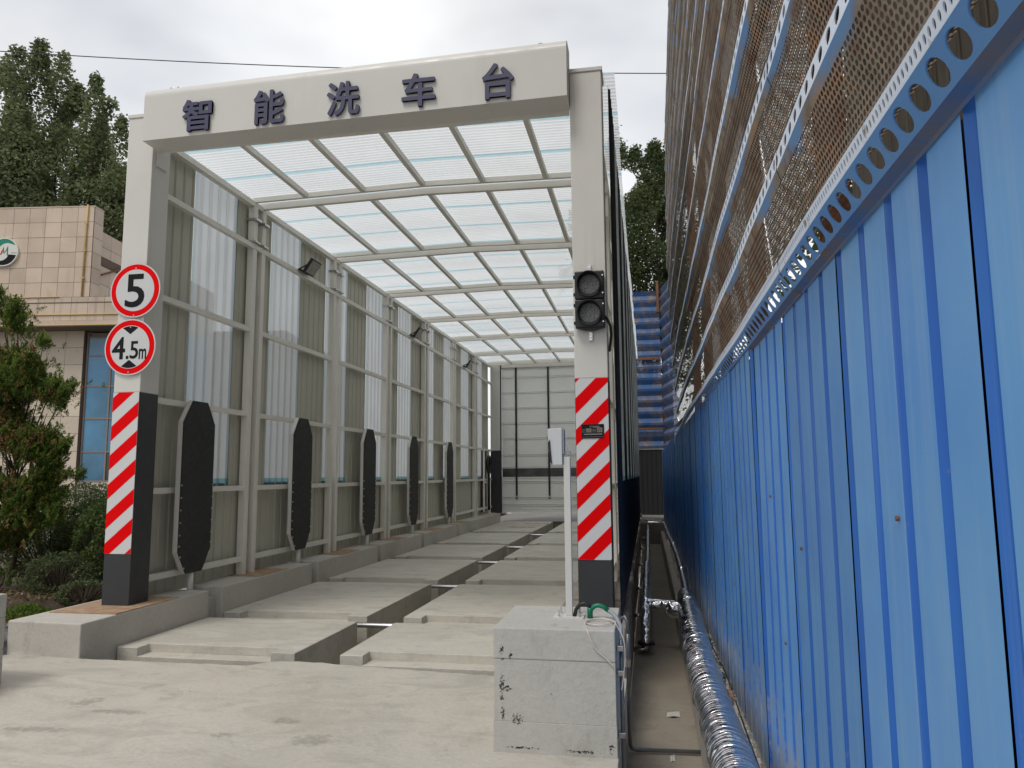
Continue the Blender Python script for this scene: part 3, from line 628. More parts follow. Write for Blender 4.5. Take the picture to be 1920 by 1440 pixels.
for ch, x, w_, h_ in (('智', -4.812, .36, .37), ('能', -3.95, .36, .39), ('洗', -3.092, .37, .38), ('车', -2.252, .37, .37), ('台', -1.40, .335, .39)):
    o = fit_text(ch, w_, h_, .03, M['navy'], 'letter', portal, (x, hyf - .022, hz(x, 5.392)), .022); o['label'] = 'raised navy character on the white header'

# ---- modular frames of the hall: posts, rails, beams, purlins
JT = [10.08 + 2.91 * k for k in range(6)]; XW = -5.75; YB = 27.2
hall = thing('wash_hall', 'long cream tube frame hall roofed with ribbed translucent sheets', 'canopy')
def bz(x): return 5.56 - .019 * abs(x + 3.1)
T_ = .10
def wall_posts(xc, side):
    for j in JT:
        for y in (j - .135, j + .135 - .02):
            obj('column', MB().box(xc - T_ / 2, xc + T_ / 2, y - T_ / 2, y + T_ / 2, .0, 5.42), M['cream2'], hall)
            obj('clamp', MB().box(xc - .065, xc + .065 + .03 * side, y - .075, y + .075, 5.20, 5.235), M['steel'], hall)
            obj('clamp', MB().box(xc - .06, xc + .06 + .03 * side, y - .07, y + .07, 4.86, 4.885), M['steel'], hall)
    ys = [Y1] + JT + [YB]
    for i in range(len(ys) - 1):
        a = ys[i] + (0 if i == 0 else .165); b = ys[i + 1] - (.185 if i < len(ys) - 2 else 0)
        for z in (.22, 1.22, 2.29, 3.54, 4.80):
            if z > 4.5: obj('rail', MB().box(xc + side * .022 - .035, xc + side * .022 + .035, ys[i] + .004, ys[i + 1] - .004, z - .035, z + .035), M['cream2'], hall)
            else: obj('rail', MB().box(xc - .035, xc + .035, a, b, z - .035, z + .035), M['cream2'], hall)
        obj('eave_rail', MB().box(xc - .043, xc + .043, ys[i] + .004, ys[i + 1] - .004, 5.423, 5.50), M['cream2'], hall)
wall_posts(-5.745, 1); wall_posts(-.475, -1)
for j in JT + [7.78, 26.9]:
    for dy, w_, h_ in ((-.13, .05, .07), (.10, .07, .09)):
        if j < 8 and dy < 0: continue
        z0 = .0 if dy > 0 else .035
        mb = MB()
        for xa, xb in ((-5.75, -3.1), (-3.1, -.47)):
            mb.hexa([(xa, j + dy - w_ / 2, bz(xa) - .05 + z0), (xb, j + dy - w_ / 2, bz(xb) - .05 + z0), (xb, j + dy + w_ / 2, bz(xb) - .05 + z0), (xa, j + dy + w_ / 2, bz(xa) - .05 + z0),
                     (xa, j + dy - w_ / 2, bz(xa) - .05 + h_ + z0), (xb, j + dy - w_ / 2, bz(xb) - .05 + h_ + z0), (xb, j + dy + w_ / 2, bz(xb) - .05 + h_ + z0), (xa, j + dy + w_ / 2, bz(xa) - .05 + h_ + z0)])
        obj('roof_beam', mb, M['cream2'], hall)
ys = [7.5] + JT + [YB]
for i in range(len(ys) - 1):
    for x in (-4.9, -4.0, -3.09, -2.2, -1.29):
        z = bz(x) + .012; obj('purlin', MB().box(x - .032, x + .032, ys[i] + .155 * (i > 0), ys[i + 1] - .16, z - .03, z + .045), M['cream2'], hall)
# roof sheets, corrugated along Y, each with cyan edge films that show at the overlaps
def roof_sheet(y0, y1, x0, x1, dz):
    mb = MB(); nn = int((y1 - y0) / .076 * 10); zz = lambda x, y: bz(x) + .075 + dz + .018 * max(0, 1 - abs(((y / .076) % 1) - .5) * 5)
    for i in range(nn):
        ya, yb = y0 + (y1 - y0) * i / nn, y0 + (y1 - y0) * (i + 1) / nn; ua, ub = i / nn, (i + 1) / nn
        for xa, xb in ((x0, -3.1), (-3.1, x1)): mb.poly([(xa, ya, zz(xa, ya)), (xb, ya, zz(xb, ya)), (xb, yb, zz(xb, yb)), (xa, yb, zz(xa, yb))], [(ua, 0), (ua, 1), (ub, 1), (ub, 0)])
    return mb
y = 7.43; k = 0
while y < 27.2:
    obj('roof_sheet', roof_sheet(y, min(y + .972, 27.35), -6.0 + random.uniform(-.02, .02), -.235 + random.uniform(-.012, .012), .004 * (k % 2)), M['roofsheet'], hall, smooth=True); y += .90; k += 1
# wall sheets
def wall_sheet(xc, y0, y1, z0, z1, side, z1b=None):
    """trapezoid ribs every .206 m; side=+1: inner face looks +X (left wall)"""
    mb = MB(); pr = []; nrib = max(1, round((y1 - y0) / .206)); p = (y1 - y0) / nrib
    for k in range(nrib):
        b = y0 + k * p; pr += [(b, 0), (b + p * .60, 0), (b + p * .68, .022), (b + p * .80, .022), (b + p * .88, 0)]
    pr.append((y1, 0))
    for i in range(len(pr) - 1):
        a, b = pr[i], pr[i + 1]; xa, xb = xc - side * a[1], xc - side * b[1]; ua, ub = (a[0] - y0) / (y1 - y0), (b[0] - y0) / (y1 - y0)
        q = [(xa, a[0], z0), (xb, b[0], z0), (xb, b[0], z1), (xa, a[0], z1)]; u = [(ua, 0), (ub, 0), (ub, 1), (ua, 1)]
        if side < 0: q.reverse(); u.reverse()
        mb.poly(q, u)
    return mb
def cladding(name, label, xc, side, ystart=7.66):
    t = thing(name, label, 'wall')
    y = 8.6 - 1.03; k = 0
    while y < 27.1:
        y1 = min(y + 1.03, 27.15); ya = max(y, ystart)
        if k % 2 == 1:
            obj('daylight_sheet', wall_sheet(xc, ya, y1 + .02, 1.235, 5.53, side), M['daysheet'], t)
            obj('daylight_film', wall_sheet(xc + side * .004, ya, y1 + .02, 1.24, 1.36, side), M['dayedge'], t)
            obj('cladding_sheet', wall_sheet(xc - side * .004, ya, y1, -.02, 1.30, side), M['clad'], t)
        else: obj('cladding_sheet', wall_sheet(xc - side * .004, ya, y1, -.02, 5.54, side), M['clad'], t)
        y += 1.03; k += 1
    return t
cladding('left_cladding', 'ribbed grey sheet wall with vertical daylight strips on the left side of the wash', -5.825, 1)
cladding('right_cladding', 'black outer sheet wall with pale vertical daylight strips beside the alley', -.305, -1, 7.42)

# ---- rear portal, roller door
rear = thing('rear_portal', 'cream rear portal with dark lower posts framing the roller door', 'gate')
for x0, x1 in ((-5.75, -5.38), (-.85, -.45)):
    obj('post', MB().box(x0, x1, 27.21, 27.5, 2.29, 5.6), M['cream'], rear, bevel=.006); obj('post_foot', MB().box(x0, x1, 27.2, 27.5, 0, 2.29), M['dark'], rear, bevel=.006)
obj('header', MB().box(-5.75, -.45, 27.24, 27.6, 5.40, 5.9), M['cream'], rear)
door = thing('roller_door', 'closed white panelled roller door at the far end with two black straps', 'door')
zs = [.10, .28, .55, 1.13, 1.31, 1.66, 2.12, 2.74, 3.31, 3.88, 4.46, 5.04, 5.45]
for a, b in zip(zs[:-1], zs[1:]):
    band = abs(a - 1.31) < .01
    obj('window_band' if band else 'door_panel', MB().box(-5.33, -.86, 27.30, 27.36, a + .008, b - .008), M['bandgrey'] if band else M['door'], door, bevel=.01)
    obj('seam_rib', MB().box(-5.33, -.86, 27.275, 27.30, b - .035, b - .002), M['door'], door)
obj('door_back', MB().box(-5.34, -.85, 27.37, 27.39, .05, 5.6), M['dark'], door)
obj('bottom_seal', MB().box(-5.33, -.86, 27.29, 27.36, .03, .105), M['door'], door)
for x in (-4.78, -3.56, -2.35, -1.15):
    obj('strap', MB().box(x - .035, x + .035, 27.255, 27.272, .50, 5.44), M['black'], door); obj('buckle', MB().box(x - .05, x + .05, 27.25, 27.27, .55, .62), M['steel'], door)
obj('guide_track', MB().box(-5.375, -5.335, 27.22, 27.3, 0, 5.5), M['dark'], door)

# small service door frame and black hose reel at the far left end of the side wall
sdr = thing('side_hatch', 'narrow cream framed opening with black hose at the far left end of the wash', 'hatch')
for y in (25.75, 26.55): obj('jamb', MB().box(-5.72, -5.66, y, y + .06, .1, 2.29), M['cream2'], sdr)
obj('crossbar', MB().box(-5.72, -5.66, 25.81, 26.55, 1.10, 1.16), M['cream2'], sdr)
obj('dark_panel', MB().box(-5.80, -5.77, 25.81, 26.55, .1, 2.25), M['dark'], sdr)
obj('hose_coil', MB().tube([(-5.6, 26.2 + .22 * math.cos(a), 1.75 + .3 * math.sin(a)) for a in [2 * math.pi * k / 20 for k in range(21)]], .05, 8), M['black'], sdr, smooth=True)
obj('hose_tail', MB().tube([(-5.6, 26.2, 1.45), (-5.62, 26.3, .9), (-5.6, 26.2, .15)], .045, 8), M['black'], sdr, smooth=True)

# ---- guard plates
def make_guard():
    t = thing('guard_plate', '', 'guard plate'); zc = [.205, .475, 2.055, 2.335]; hw, tw = .345, .17
    o8 = lambda s: [(-tw * s, zc[0]), (tw * s, zc[0]), (hw * s, zc[1]), (hw * s, zc[2]), (tw * s * .95, zc[3]), (-tw * s * .95, zc[3]), (-hw * s, zc[2]), (-hw * s, zc[1])]
    def plate(pts, xa, xb):
        mb = MB(); mb.poly([(xb, y, z) for y, z in pts]); mb.poly([(xa, y, z) for y, z in reversed(pts)])
        for i in range(len(pts)):
            a, b = pts[i], pts[(i + 1) % len(pts)]; mb.poly([(xa, a[0], a[1]), (xa, b[0], b[1]), (xb, b[0], b[1]), (xb, a[0], a[1])])
        return mb
    obj('frame', plate(o8(1.0), -.06, .0), M['cream'], t, bevel=.003); obj('plate', plate([(y * .975, z * 1.0 + (.004 if z < 1 else -.004)) for y, z in o8(1)], .0005, .012), M['rubber'], t)
    obj('pole', MB().tube([(-.03, .0, -.12), (-.03, 0, .26)], .036, 16), M['cream'], t, smooth=True)
    obj('base_flange', MB().box(-.12, .08, -.13, .13, -.122, -.105), M['steel'], t)
    for s in (-1, 1):
        for z, yy in ((1.28, .325), (1.13, .325), (.98, .325), (.83, .325), (.68, .325), (.55, .325), (.42, .295), (.28, .215)):
            obj('bolt', MB().disc((.012, s * yy, z), (1, 0, 0), .011, .008, 8), M['zinc'], t)
    return t
gproto = make_guard()
glab = ['black octagonal guard plate in a cream frame, nearest of the five on the left', 'black octagonal guard plate standing in the second curb gap from the entrance',
        'black octagonal guard plate in the middle of the row of five', 'black octagonal guard plate fourth from the entrance, beyond the middle one', 'small looking farthest black octagonal guard plate before the bare bays']
for i, y in enumerate((8.55, 11.45, 14.47, 17.42, 20.78)):
    o = gproto if i == 0 else copy_tree(gproto); o.location = (-5.585, y, 0); tag(o, glab[i], 'guard plate', 'octagonal guard plates along the left curb')

# ---- floodlights on the top rail
def make_flood():
    t = thing('floodlight', '', 'floodlight')
    a = math.radians(-35); ca, sa = math.cos(a), math.sin(a)
    def T(x, y, z): return (x * ca - z * sa, y, x * sa + z * ca)
    def bx(x0, x1, y0, y1, z0, z1):
        p = [T(*q) for q in ((x0, y0, z0), (x1, y0, z0), (x1, y1, z0), (x0, y1, z0), (x0, y0, z1), (x1, y0, z1), (x1, y1, z1), (x0, y1, z1))]; return MB().hexa(p)
    obj('housing', bx(.04, .085, -.15, .15, .0, .24), M['black'], t, bevel=.01); obj('glass', bx(.0855, .089, -.13, .13, .02, .22), M['floodglass'], t)
    for s in (-1, 1): obj('bracket_arm', MB().bar((-.02, s * .155, .0), T(.06, s * .155, .12), .008, .02), M['black'], t)
    obj('bracket_base', MB().box(-.035, .01, -.16, .16, -.005, .012), M['black'], t); return t
fl = make_flood()
for i, (y, lb) in enumerate(((11.5, 'black floodlight nearest the entrance on the top rail of the left wall'), (17.5, 'middle black floodlight on the top rail of the left wall'), (22.9, 'farthest black floodlight on the top rail of the left wall'))):
    o = fl if i == 0 else copy_tree(fl); o.location = (-5.66, y, 4.84); o.scale = (1.15,) * 3; tag(o, lb, 'floodlight', 'floodlights on the top rail')

# ---- round signs
def round_sign(label, c, r, content):
    t = thing('road_sign', label, 'sign', c, 0, 'round red rimmed signs on the left post')
    obj('backing', MB().disc((0, .006, 0), (0, -1, 0), r, .006, 56), M['alu'], t)
    for nm, rad, y, m in (('white_edge', r, -.0005, 'white'), ('red_ring', r * .955, -.002, 'red'), ('white_face', r * .765, -.0035, 'white')):
        obj(nm, MB().disc((0, y, 0), (0, -1, 0), rad, .0015, 56), M[m], t)
    content(t); return t
def c5(t):
    fit_text('5', .245, .385, .002, M['signblack'], 'digit', t, (0, -.0062, -.005), .014)
    for z in (.255, -.29): obj('rivet', MB().disc((0, -.005, z), (0, -1, 0), .006, .004, 8), M['zinc'], t)
def c45(t):
    fit_text('4', .165, .255, .002, M['signblack'], 'digit', t, (-.138, -.0062, -.01), .018); fit_text('.', .036, .04, .002, M['signblack'], 'decimal_point', t, (-.025, -.0062, -.118), .02)
    fit_text('5', .105, .20, .002, M['signblack'], 'digit', t, (.057, -.0062, -.035), .012); fit_text('m', .092, .118, .002, M['signblack'], 'unit_letter', t, (.165, -.0062, -.083), .018)
    for s in (1, -1):
        R_ = .238; pts = [(R_ * math.sin(a), R_ * math.cos(a) * s) for a in [math.radians(-24 + 48 * k / 10) for k in range(11)]] + [(0, .145 * s)]
        pts = pts if s < 0 else pts[::-1]
        mb = MB(); mb.poly([(x, -.0062, z) for x, z in pts]); obj('arrow', mb, M['signblack'], t)
    for z in (.225, -.285): obj('rivet', MB().disc((0, -.005, z), (0, -1, 0), .006, .004, 8), M['zinc'], t)
round_sign('round speed sign reading 5 with a red rim, upper of two on the left post', (-5.645, 7.31, 3.482), .315, c5)
round_sign('round height sign reading 4.5m between black arrows, below the speed sign', (-5.672, 7.31, 2.832), .32, c45)

# ---- name plate
npl = thing('name_plate', 'small black maker plate with fine pale print on the striped right post', 'plate', (-.52, 7.326, 1.796))
obj('plate', MB().box(-.111, .111, -.002, .0, -.07, .07), M['signblack'], npl, bevel=.002); 
for x0, x1, z0, z1 in ((-.109, .109, .066, .0675), (-.109, .109, -.0675, -.066), (-.1095, -.108, -.0675, .0675), (.108, .1095, -.0675, .0675)): obj('border', MB().box(x0, x1, -.0032, -.002, z0, z1), M['brownmetal'], npl)
pm = mat('plate_print', (.42, .40, .36), .5); pg = mat('plate_field', (.22, .19, .16), .5, var=.5, vscale=60)
fit_text('龙门式洗轮机', .098, .014, .0008, pm, 'print_line', npl, (.018, -.0035, .046), .0)
for x0, x1, z0, z1 in ((-.068, -.012, -.012, .028), (.040, .095, -.012, .033)): obj('stamped_field', MB().box(x0, x1, -.003, -.002, z0, z1), pg, npl)
for x0, x1, zz in ((-.105, -.075, .015), (-.105, -.075, .003), (-.105, -.075, -.009), (-.008, .034, .015), (-.008, .034, .003), (-.008, .034, -.009), (.0, .085, .034)): obj('print_rule', MB().box(x0, x1, -.0032, -.002, zz, zz + .002), pm, npl)
for k in range(16): obj('print_dash', MB().box(-.088 + k * .0115, -.0805 + k * .0115, -.0032, -.002, -.034, -.025), pm, npl)
obj('print_rule', MB().box(-.1, .1, -.0032, -.002, -.056, -.0545), pm, npl)

# ---- traffic light
tl = thing('traffic_light', 'unlit black two lamp traffic light on the right post', 'traffic light', (-.5185, 7.336, 3.105))
obj('housing', MB().box(-.146, .146, -.10, -.02, .002, .289), M['black'], tl, bevel=.012); obj('housing', MB().box(-.146, .146, -.10, -.02, -.289, -.002), M['black'], tl, bevel=.012)
obj('housing_foot', MB().hexa([(-.05, -.09, -.31), (.05, -.09, -.31), (.05, -.03, -.31), (-.05, -.03, -.31), (-.125, -.095, -.289), (.125, -.095, -.289), (.125, -.025, -.289), (-.125, -.025, -.289)]), M['black'], tl)
obj('mount_bar', MB().box(-.017, .017, -.021, -.001, -.41, .37), M['steel'], tl)
for z in (.345, -.335, -.365, -.395): obj('bolt', MB().disc((0, -.021, z), (0, -1, 0), .011, .008, 8), M['zinc'], tl)
for zc in (.148, -.142):
    obj('lens', MB().disc((0, -.098, zc), (0, -1, 0), .098, .008, 36), M['lens'], tl)
    ring = MB(); n_ = 36
    for k in range(n_):
        a, b = 2 * math.pi * k / n_, 2 * math.pi * (k + 1) / n_; 
        for r0, r1, y0_, y1_ in ((.100, .100, -.10, -.125), (.100, .128, -.125, -.125), (.128, .128, -.125, -.10)):
            ring.poly([(r0 * math.cos(a), y0_, zc + r0 * math.sin(a)), (r0 * math.cos(b), y0_, zc + r0 * math.sin(b)), (r1 * math.cos(b), y1_, zc + r1 * math.sin(b)), (r1 * math.cos(a), y1_, zc + r1 * math.sin(a))])
    obj('lens_ring', ring, M['black'], tl)
    hood = MB(); a0, a1 = math.radians(-38), math.radians(218); n_ = 28
    def hp(k, inner, front):
        f = k / n_; a = a0 + (a1 - a0) * f; L_ = .125 + (.10 * math.sin(math.pi * f) ** .7 if front else 0) + (.02 if front else 0)
        r_ = .118 if not inner else .112; return (r_ * math.cos(a), -L_, zc + r_ * math.sin(a) - (.012 if front else 0))
    for k in range(n_):
        hood.poly([hp(k, 0, 0), hp(k, 0, 1), hp(k + 1, 0, 1), hp(k + 1, 0, 0)]); hood.poly([hp(k, 1, 0), hp(k + 1, 1, 0), hp(k + 1, 1, 1), hp(k, 1, 1)]); hood.poly([hp(k, 0, 1), hp(k, 1, 1), hp(k + 1, 1, 1), hp(k + 1, 0, 1)])
    obj('hood', hood, M['black'], tl)
    for dz in (.09, -.09):
        obj('hinge', MB().box(-.163, -.146, -.075, -.045, zc + dz - .016, zc + dz + .016), M['black'], tl, bevel=.004); obj('screw', MB().disc((.132, -.1, zc + dz), (0, -1, 0), .008, .005, 8), M['zinc'], tl)
obj('feed_cable', MB().tube([(.12, -.04, -.15), (.165, -.03, -.19), (.195, .02, -.26), (.20, .06, -.34), (.185, .12, -.42), (.17, .3, -.46)], .014, 10), M['black'], tl, smooth=True)

# ---- concrete block with sensor stand
def cast_block(label, x0, x1, y0, y1, z1, m):
    t = thing('concrete_block', label, 'concrete block'); zz = [-.9 if x1 > -1 else ZG - .01, -.135, .235, z1]
    if x1 > -1: zz[0] = ZG - .002
    j = [(0, 0), (.004, .002), (.0, .0), (.003, -.001)]
    for i in range(3):
        a, b = zz[i], zz[i + 1]; e = j[i][0]
        obj('cast_layer', MB().box(x0 + e, x1 - e * .5, y0 + e, y1, a + .0006, b), m, t, bevel=.007 if i == 2 else .0022, seg=2)
    return t
cb = cast_block('large pale square concrete block with black stains in the right foreground', -.985, -.226, 4.712, 5.52, .424, M['stained'])
cast_block('pale concrete block cut off by the left picture edge', -6.1, -5.285, 4.69, 5.50, .425, M['block'])
sn = thing('sensor_stand', 'slim white sensor on a square pole standing on the concrete block', 'sensor', (-.545, 5.13, .424))
obj('base_plate', MB().box(-.10, .10, -.085, .085, .0, .010), M['cream'], sn); obj('pole', MB().box(-.0225, .0225, -.0225, .0225, .01, 1.07), M['cream'], sn, bevel=.003)
for sx in (-1, 1):
    for sy in (-1, 1): obj('anchor_bolt', MB().tube([(sx * .065, sy * .055, .01), (sx * .065, sy * .055, .055)], .006, 8), M['zinc'], sn); obj('nut', MB().tube([(sx * .065, sy * .055, .01), (sx * .065, sy * .055, .022)], .012, 6), M['zinc'], sn)
hs = MB(); pf = [(-.128, 1.265), (-.028, 1.268), (-.028, 1.015), (-.095, 1.015), (-.12, 1.11)]
hs.poly([(x, -.045, z) for x, z in pf][::-1]); hs.poly([(x, .055, z) for x, z in pf])
for i in range(5):
    a, b = pf[i], pf[(i + 1) % 5]; hs.poly([(a[0], -.045, a[1]), (b[0], -.045, b[1]), (b[0], .055, b[1]), (a[0], .055, a[1])])
obj('housing', hs, M['white'], sn, bevel=.004); obj('dark_lens', MB().hexa([(-.112, -.052, 1.04), (-.098, -.052, 1.02), (-.098, -.044, 1.02), (-.112, -.044, 1.04), (-.122, -.052, 1.17), (-.112, -.052, 1.19), (-.112, -.044, 1.19), (-.122, -.044, 1.17)]), M['black'], sn)
obj('rear_cover', MB().box(-.029, -.016, -.035, .045, 1.09, 1.262), M['greypipe'], sn); obj('tilt_bracket', MB().box(-.02, .024, -.02, .02, 1.085, 1.11), M['greypipe'], sn)
obj('signal_wire', MB().tube([(-.016, 0, 1.17), (.0, -.01, 1.15), (.006, 0, 1.11)], .003, 6), M['cable'], sn)

# hoses and conduits on the block
t = thing('black_hose', 'short black hose arching out of the pole foot on the concrete block', 'hose'); pts = [(-.51, 5.1, .43), (-.498, 5.1, .477), (-.473, 5.1, .509), (-.44, 5.1, .52), (-.412, 5.1, .503), (-.399, 5.1, .486)]
obj('hose', MB().tube(pts, .013, 12), M['black'], t, smooth=True)
t = thing('green_pipe', 'bright green plastic elbow pipe on top of the concrete block', 'pipe'); obj('stub', MB().tube([(-.405, 5.1, .425), (-.405, 5.1, .472), (-.403, 5.1, .492)], .019, 14), M['green'], t, smooth=True)
obj('bend', MB().tube([(-.405, 5.1, .462), (-.393, 5.1, .487), (-.372, 5.1, .503), (-.348, 5.1, .508), (-.313, 5.1, .498), (-.282, 5.1, .474)], .015, 14), M['green'], t, smooth=True)
t = thing('grey_conduit', 'grey conduit running from the green elbow down the side of the block', 'conduit')
obj('bend', MB().tube([(-.285, 5.1, .476), (-.255, 5.08, .463), (-.225, 5.03, .44), (-.200, 4.96, .40), (-.197, 4.90, .33)], .014, 12), M['greypipe'], t, smooth=True)
obj('run', MB().tube([(-.197, 4.90, .335), (-.197, 4.88, -.1), (-.197, 4.87, -.60), (-.190, 4.90, -.69), (-.15, 5.0, -.72)], .0135, 12), M['conduit'], t, smooth=True)
for z in (.27, .12, -.25, -.5): obj('saddle_clip', MB().box(-.224, -.180, 4.855, 4.925, z, z + .035), M['steel'], t, bevel=.004)
t = thing('steel_conduit', 'bent steel conduit rising behind the block and crossing the alley floor', 'conduit')
obj('bend', MB().tube([(-.235, 5.75, .26), (-.222, 5.74, .31), (-.20, 5.73, .325), (-.182, 5.72, .29), (-.178, 5.70, .2)], .0125, 12), M['conduit'], t, smooth=True)
obj('run', MB().tube([(-.178, 5.70, .21), (-.185, 5.75, -.1), (-.19, 5.9, -.5), (-.19, 5.98, -.66), (-.182, 6.03, -.705), (-.15, 6.05, -.722), (.335, 6.08, -.722)], .0145, 12), M['conduit'], t, smooth=True)
obj('coupling', MB().tube([(-.184, 5.72, .02), (-.186, 5.73, -.03)], .020, 12), M['steel'], t)
t = thing('white_cable', 'loose white cable coiled on the block and hanging over its edge', 'cable')
zt = .432
lp = [(-.235, 4.93, zt), (-.29, 5.06, zt), (-.345, 5.08, zt), (-.42, 4.95, zt), (-.415, 4.87, zt), (-.33, 4.80, zt + .004), (-.25, 4.86, zt + .006), (-.245, 4.96, zt + .004), (-.31, 5.01, zt + .008), (-.40, 4.96, zt + .008), (-.425, 4.88, zt + .006), (-.405, 4.76, zt), (-.392, 4.708, zt - .01), (-.372, 4.700, .37), (-.345, 4.702, .31), (-.29, 4.703, .27), (-.24, 4.702, .22)]
def smooth_path(p, it=2):
    for _ in range(it):
        q = [p[0]]
        for a, b in zip(p[:-1], p[1:]): q += [tuple(a[i] * .75 + b[i] * .25 for i in range(3)), tuple(a[i] * .25 + b[i] * .75 for i in range(3))]
        p = q + [p[-1]]
    return p
obj('loop', MB().tube(smooth_path(lp), .0042, 6), M['cable'], t, smooth=True)
obj('tail', MB().tube(smooth_path([(-.235, 4.93, zt), (-.205, 4.90, .39), (-.175, 4.86, .34), (-.170, 4.85, .24), (-.185, 4.80, .12), (-.195, 4.78, .06)]), .004, 6), M['cable'], t, smooth=True)

# ---- foil pipes
def foil_tube(path, r, seed, step=.010, n=48, amp=.085):
    rg = np.random.default_rng(seed); P = np.array(smooth_path([tuple(p) for p in path], 3)); d = np.r_[0, np.cumsum(np.linalg.norm(np.diff(P, axis=0), axis=1))]
    m_ = max(4, int(d[-1] / step)); s = np.linspace(0, d[-1], m_); Q = np.stack([np.interp(s, d, P[:, i]) for i in range(3)], 1)
    a = np.linspace(0, 2 * np.pi, n, endpoint=False); field = np.zeros((m_, n))
    for _ in range(int(d[-1] / .023) + 4):          # circumferential wrinkles: short ridges tilted a little
        s0 = rg.uniform(0, d[-1]); a0 = rg.uniform(0, 2 * np.pi); wd = rg.uniform(.010, .028); sp_ = rg.uniform(.3, 1.1); tilt = rg.uniform(-.07, .07); h = rg.uniform(-.6, 1) ** 3 * amp * 1.5
        da = (a - a0 + np.pi) % (2 * np.pi) - np.pi; ds = s[:, None] - s0 - tilt * da[None]; field += h * np.exp(-(ds / wd) ** 2) * np.exp(-(da[None] / sp_) ** 2)
    mb = MB(); prev = None
    for i in range(m_):
        T = Q[min(i + 1, m_ - 1)] - Q[max(i - 1, 0)]; T /= np.linalg.norm(T)
        if prev is None: u = np.array([0, 0, 1.]) if abs(T[2]) < .9 else np.array([1., 0, 0]); x = np.cross(T, u)
        else: x = prev - T * prev.dot(T)
        x /= np.linalg.norm(x); prev = x; yv = np.cross(T, x)
        rad = r * (1 + field[i] + .02 * math.sin(s[i] * 7)); mb.v += [tuple(v) for v in (Q[i] + (np.cos(a)[:, None] * x + np.sin(a)[:, None] * yv) * rad[:, None])]
    for i in range(m_ - 1):
        for k in range(n):
            j = (k + 1) % n; mb.f.append((i * n + k, i * n + j, (i + 1) * n + j, (i + 1) * n + k)); mb.uv += [(0, 0)] * 4; mb.mi.append(0)
    mb.f.append(tuple(range(n))[::-1]); mb.uv += [(0, 0)] * n; mb.mi.append(0); mb.f.append(tuple((m_ - 1) * n + k for k in range(n))); mb.uv += [(0, 0)] * n; mb.mi.append(0)
    return mb
fp = thing('main_foil_pipe', 'thick foil wrapped pipe running along the alley beside the blue fence', 'pipe')
obj('pipe_run', foil_tube([(.44, 2.0, -.20), (.425, 3.2, -.20), (.412, 4.4, -.20), (.395, 5.4, -.20), (.39, 6.3, -.20), (.40, 7.6, -.20), (.425, 9.5, -.205)], .122, 1), M['foil'], fp, smooth=True)
obj('reducer', foil_tube([(.425, 9.45, -.205), (.43, 9.75, -.20), (.44, 10.1, -.20)], .112, 2, amp=.06), M['foil'], fp, smooth=True)
t = thing('thin_foil_pipe', 'thinner foil pipe continuing from the thick one towards the dark end', 'pipe')
obj('pipe_run', foil_tube([(.455, 10.0, -.2), (.50, 12.5, -.21), (.52, 15, -.2), (.50, 19, -.2), (.46, 23.6, -.18)], .056, 3, step=.03, n=20, amp=.05), M['foil'], t, smooth=True)
for y in (12.7, 17.0): obj('collar', foil_tube([(.51, y, -.2), (.51, y + .12, -.2)], .07, int(y), n=20, amp=.15), M['foil'], t, smooth=True)
obj('end_elbow', foil_tube([(.46, 23.6, -.18), (.42, 23.9, -.16), (.1, 23.9, -.15), (-.06, 23.9, -.15)], .075, 5, step=.03, n=20, amp=.1), M['foil'], t, smooth=True)
t = thing('branch_foil_pipe', 'foil wrapped branch pipe bridging the alley from the thick pipe', 'pipe')
obj('branch', foil_tube([(.40, 9.35, -.21), (.2, 9.38, -.19), (-.05, 9.4, -.185)], .058, 6, n=24, amp=.03), M['foil'], t, smooth=True)
obj('tee_knot', foil_tube([(.40, 9.28, -.23), (.27, 9.30, -.24), (.20, 9.33, -.23)], .095, 7, n=24, amp=.16), M['foil'], t, smooth=True)
obj('drop', foil_tube([(-.075, 9.38, -.16), (-.075, 9.3, -.4), (-.075, 9.25, -.62)], .058, 8, n=24, amp=.12), M['foil'], t, smooth=True)
obj('flange', MB().tube([(-.075, 9.25, -.60), (-.075, 9.25, -.63)], .10, 20), M['black'], t); obj('drain_elbow', MB().tube([(-.075, 9.24, -.62), (-.085, 9.24, -.68), (-.13, 9.24, -.69), (-.222, 9.24, -.69)], .032, 12), M['steel'], t, smooth=True)
t = thing('upper_foil_pipe', 'foil wrapped pipe along the left side of the alley', 'pipe')
obj('pipe_run', foil_tube([(-.075, 9.42, -.18), (-.07, 10.8, -.19), (-.07, 13.4, -.2)], .066, 9, step=.02, n=24), M['foil'], t, smooth=True)
obj('far_run', foil_tube([(-.055, 13.9, -.32), (-.05, 17, -.32), (-.05, 20, -.26), (-.05, 25.5, -.2)], .05, 10, step=.03, n=18), M['foil'], t, smooth=True)
for y, o__ in ((9.9, 'nearest'), (12.2, 'second'), (15.3, 'third'), (18.6, 'fourth'), (21.8, 'farthest')):
    tag(obj('pipe_stub', MB().tube([(-.23, y, -.42), (-.115, y, -.42)], .024, 10), M['steel'], smooth=True), o__ + ' short shiny steel stub poking from the curb side into the alley', 'pipe', 'steel stubs along the alley')
t = thing('far_valve', 'small bent steel tube at the far end of the alley', 'pipe'); obj('tube', MB().tube(smooth_path([(-.3, 24.5, .35), (-.3, 24.5, .0), (-.22, 24.4, -.08), (.4, 24.3, -.09)]), .018, 8), M['steel'], t, smooth=True)

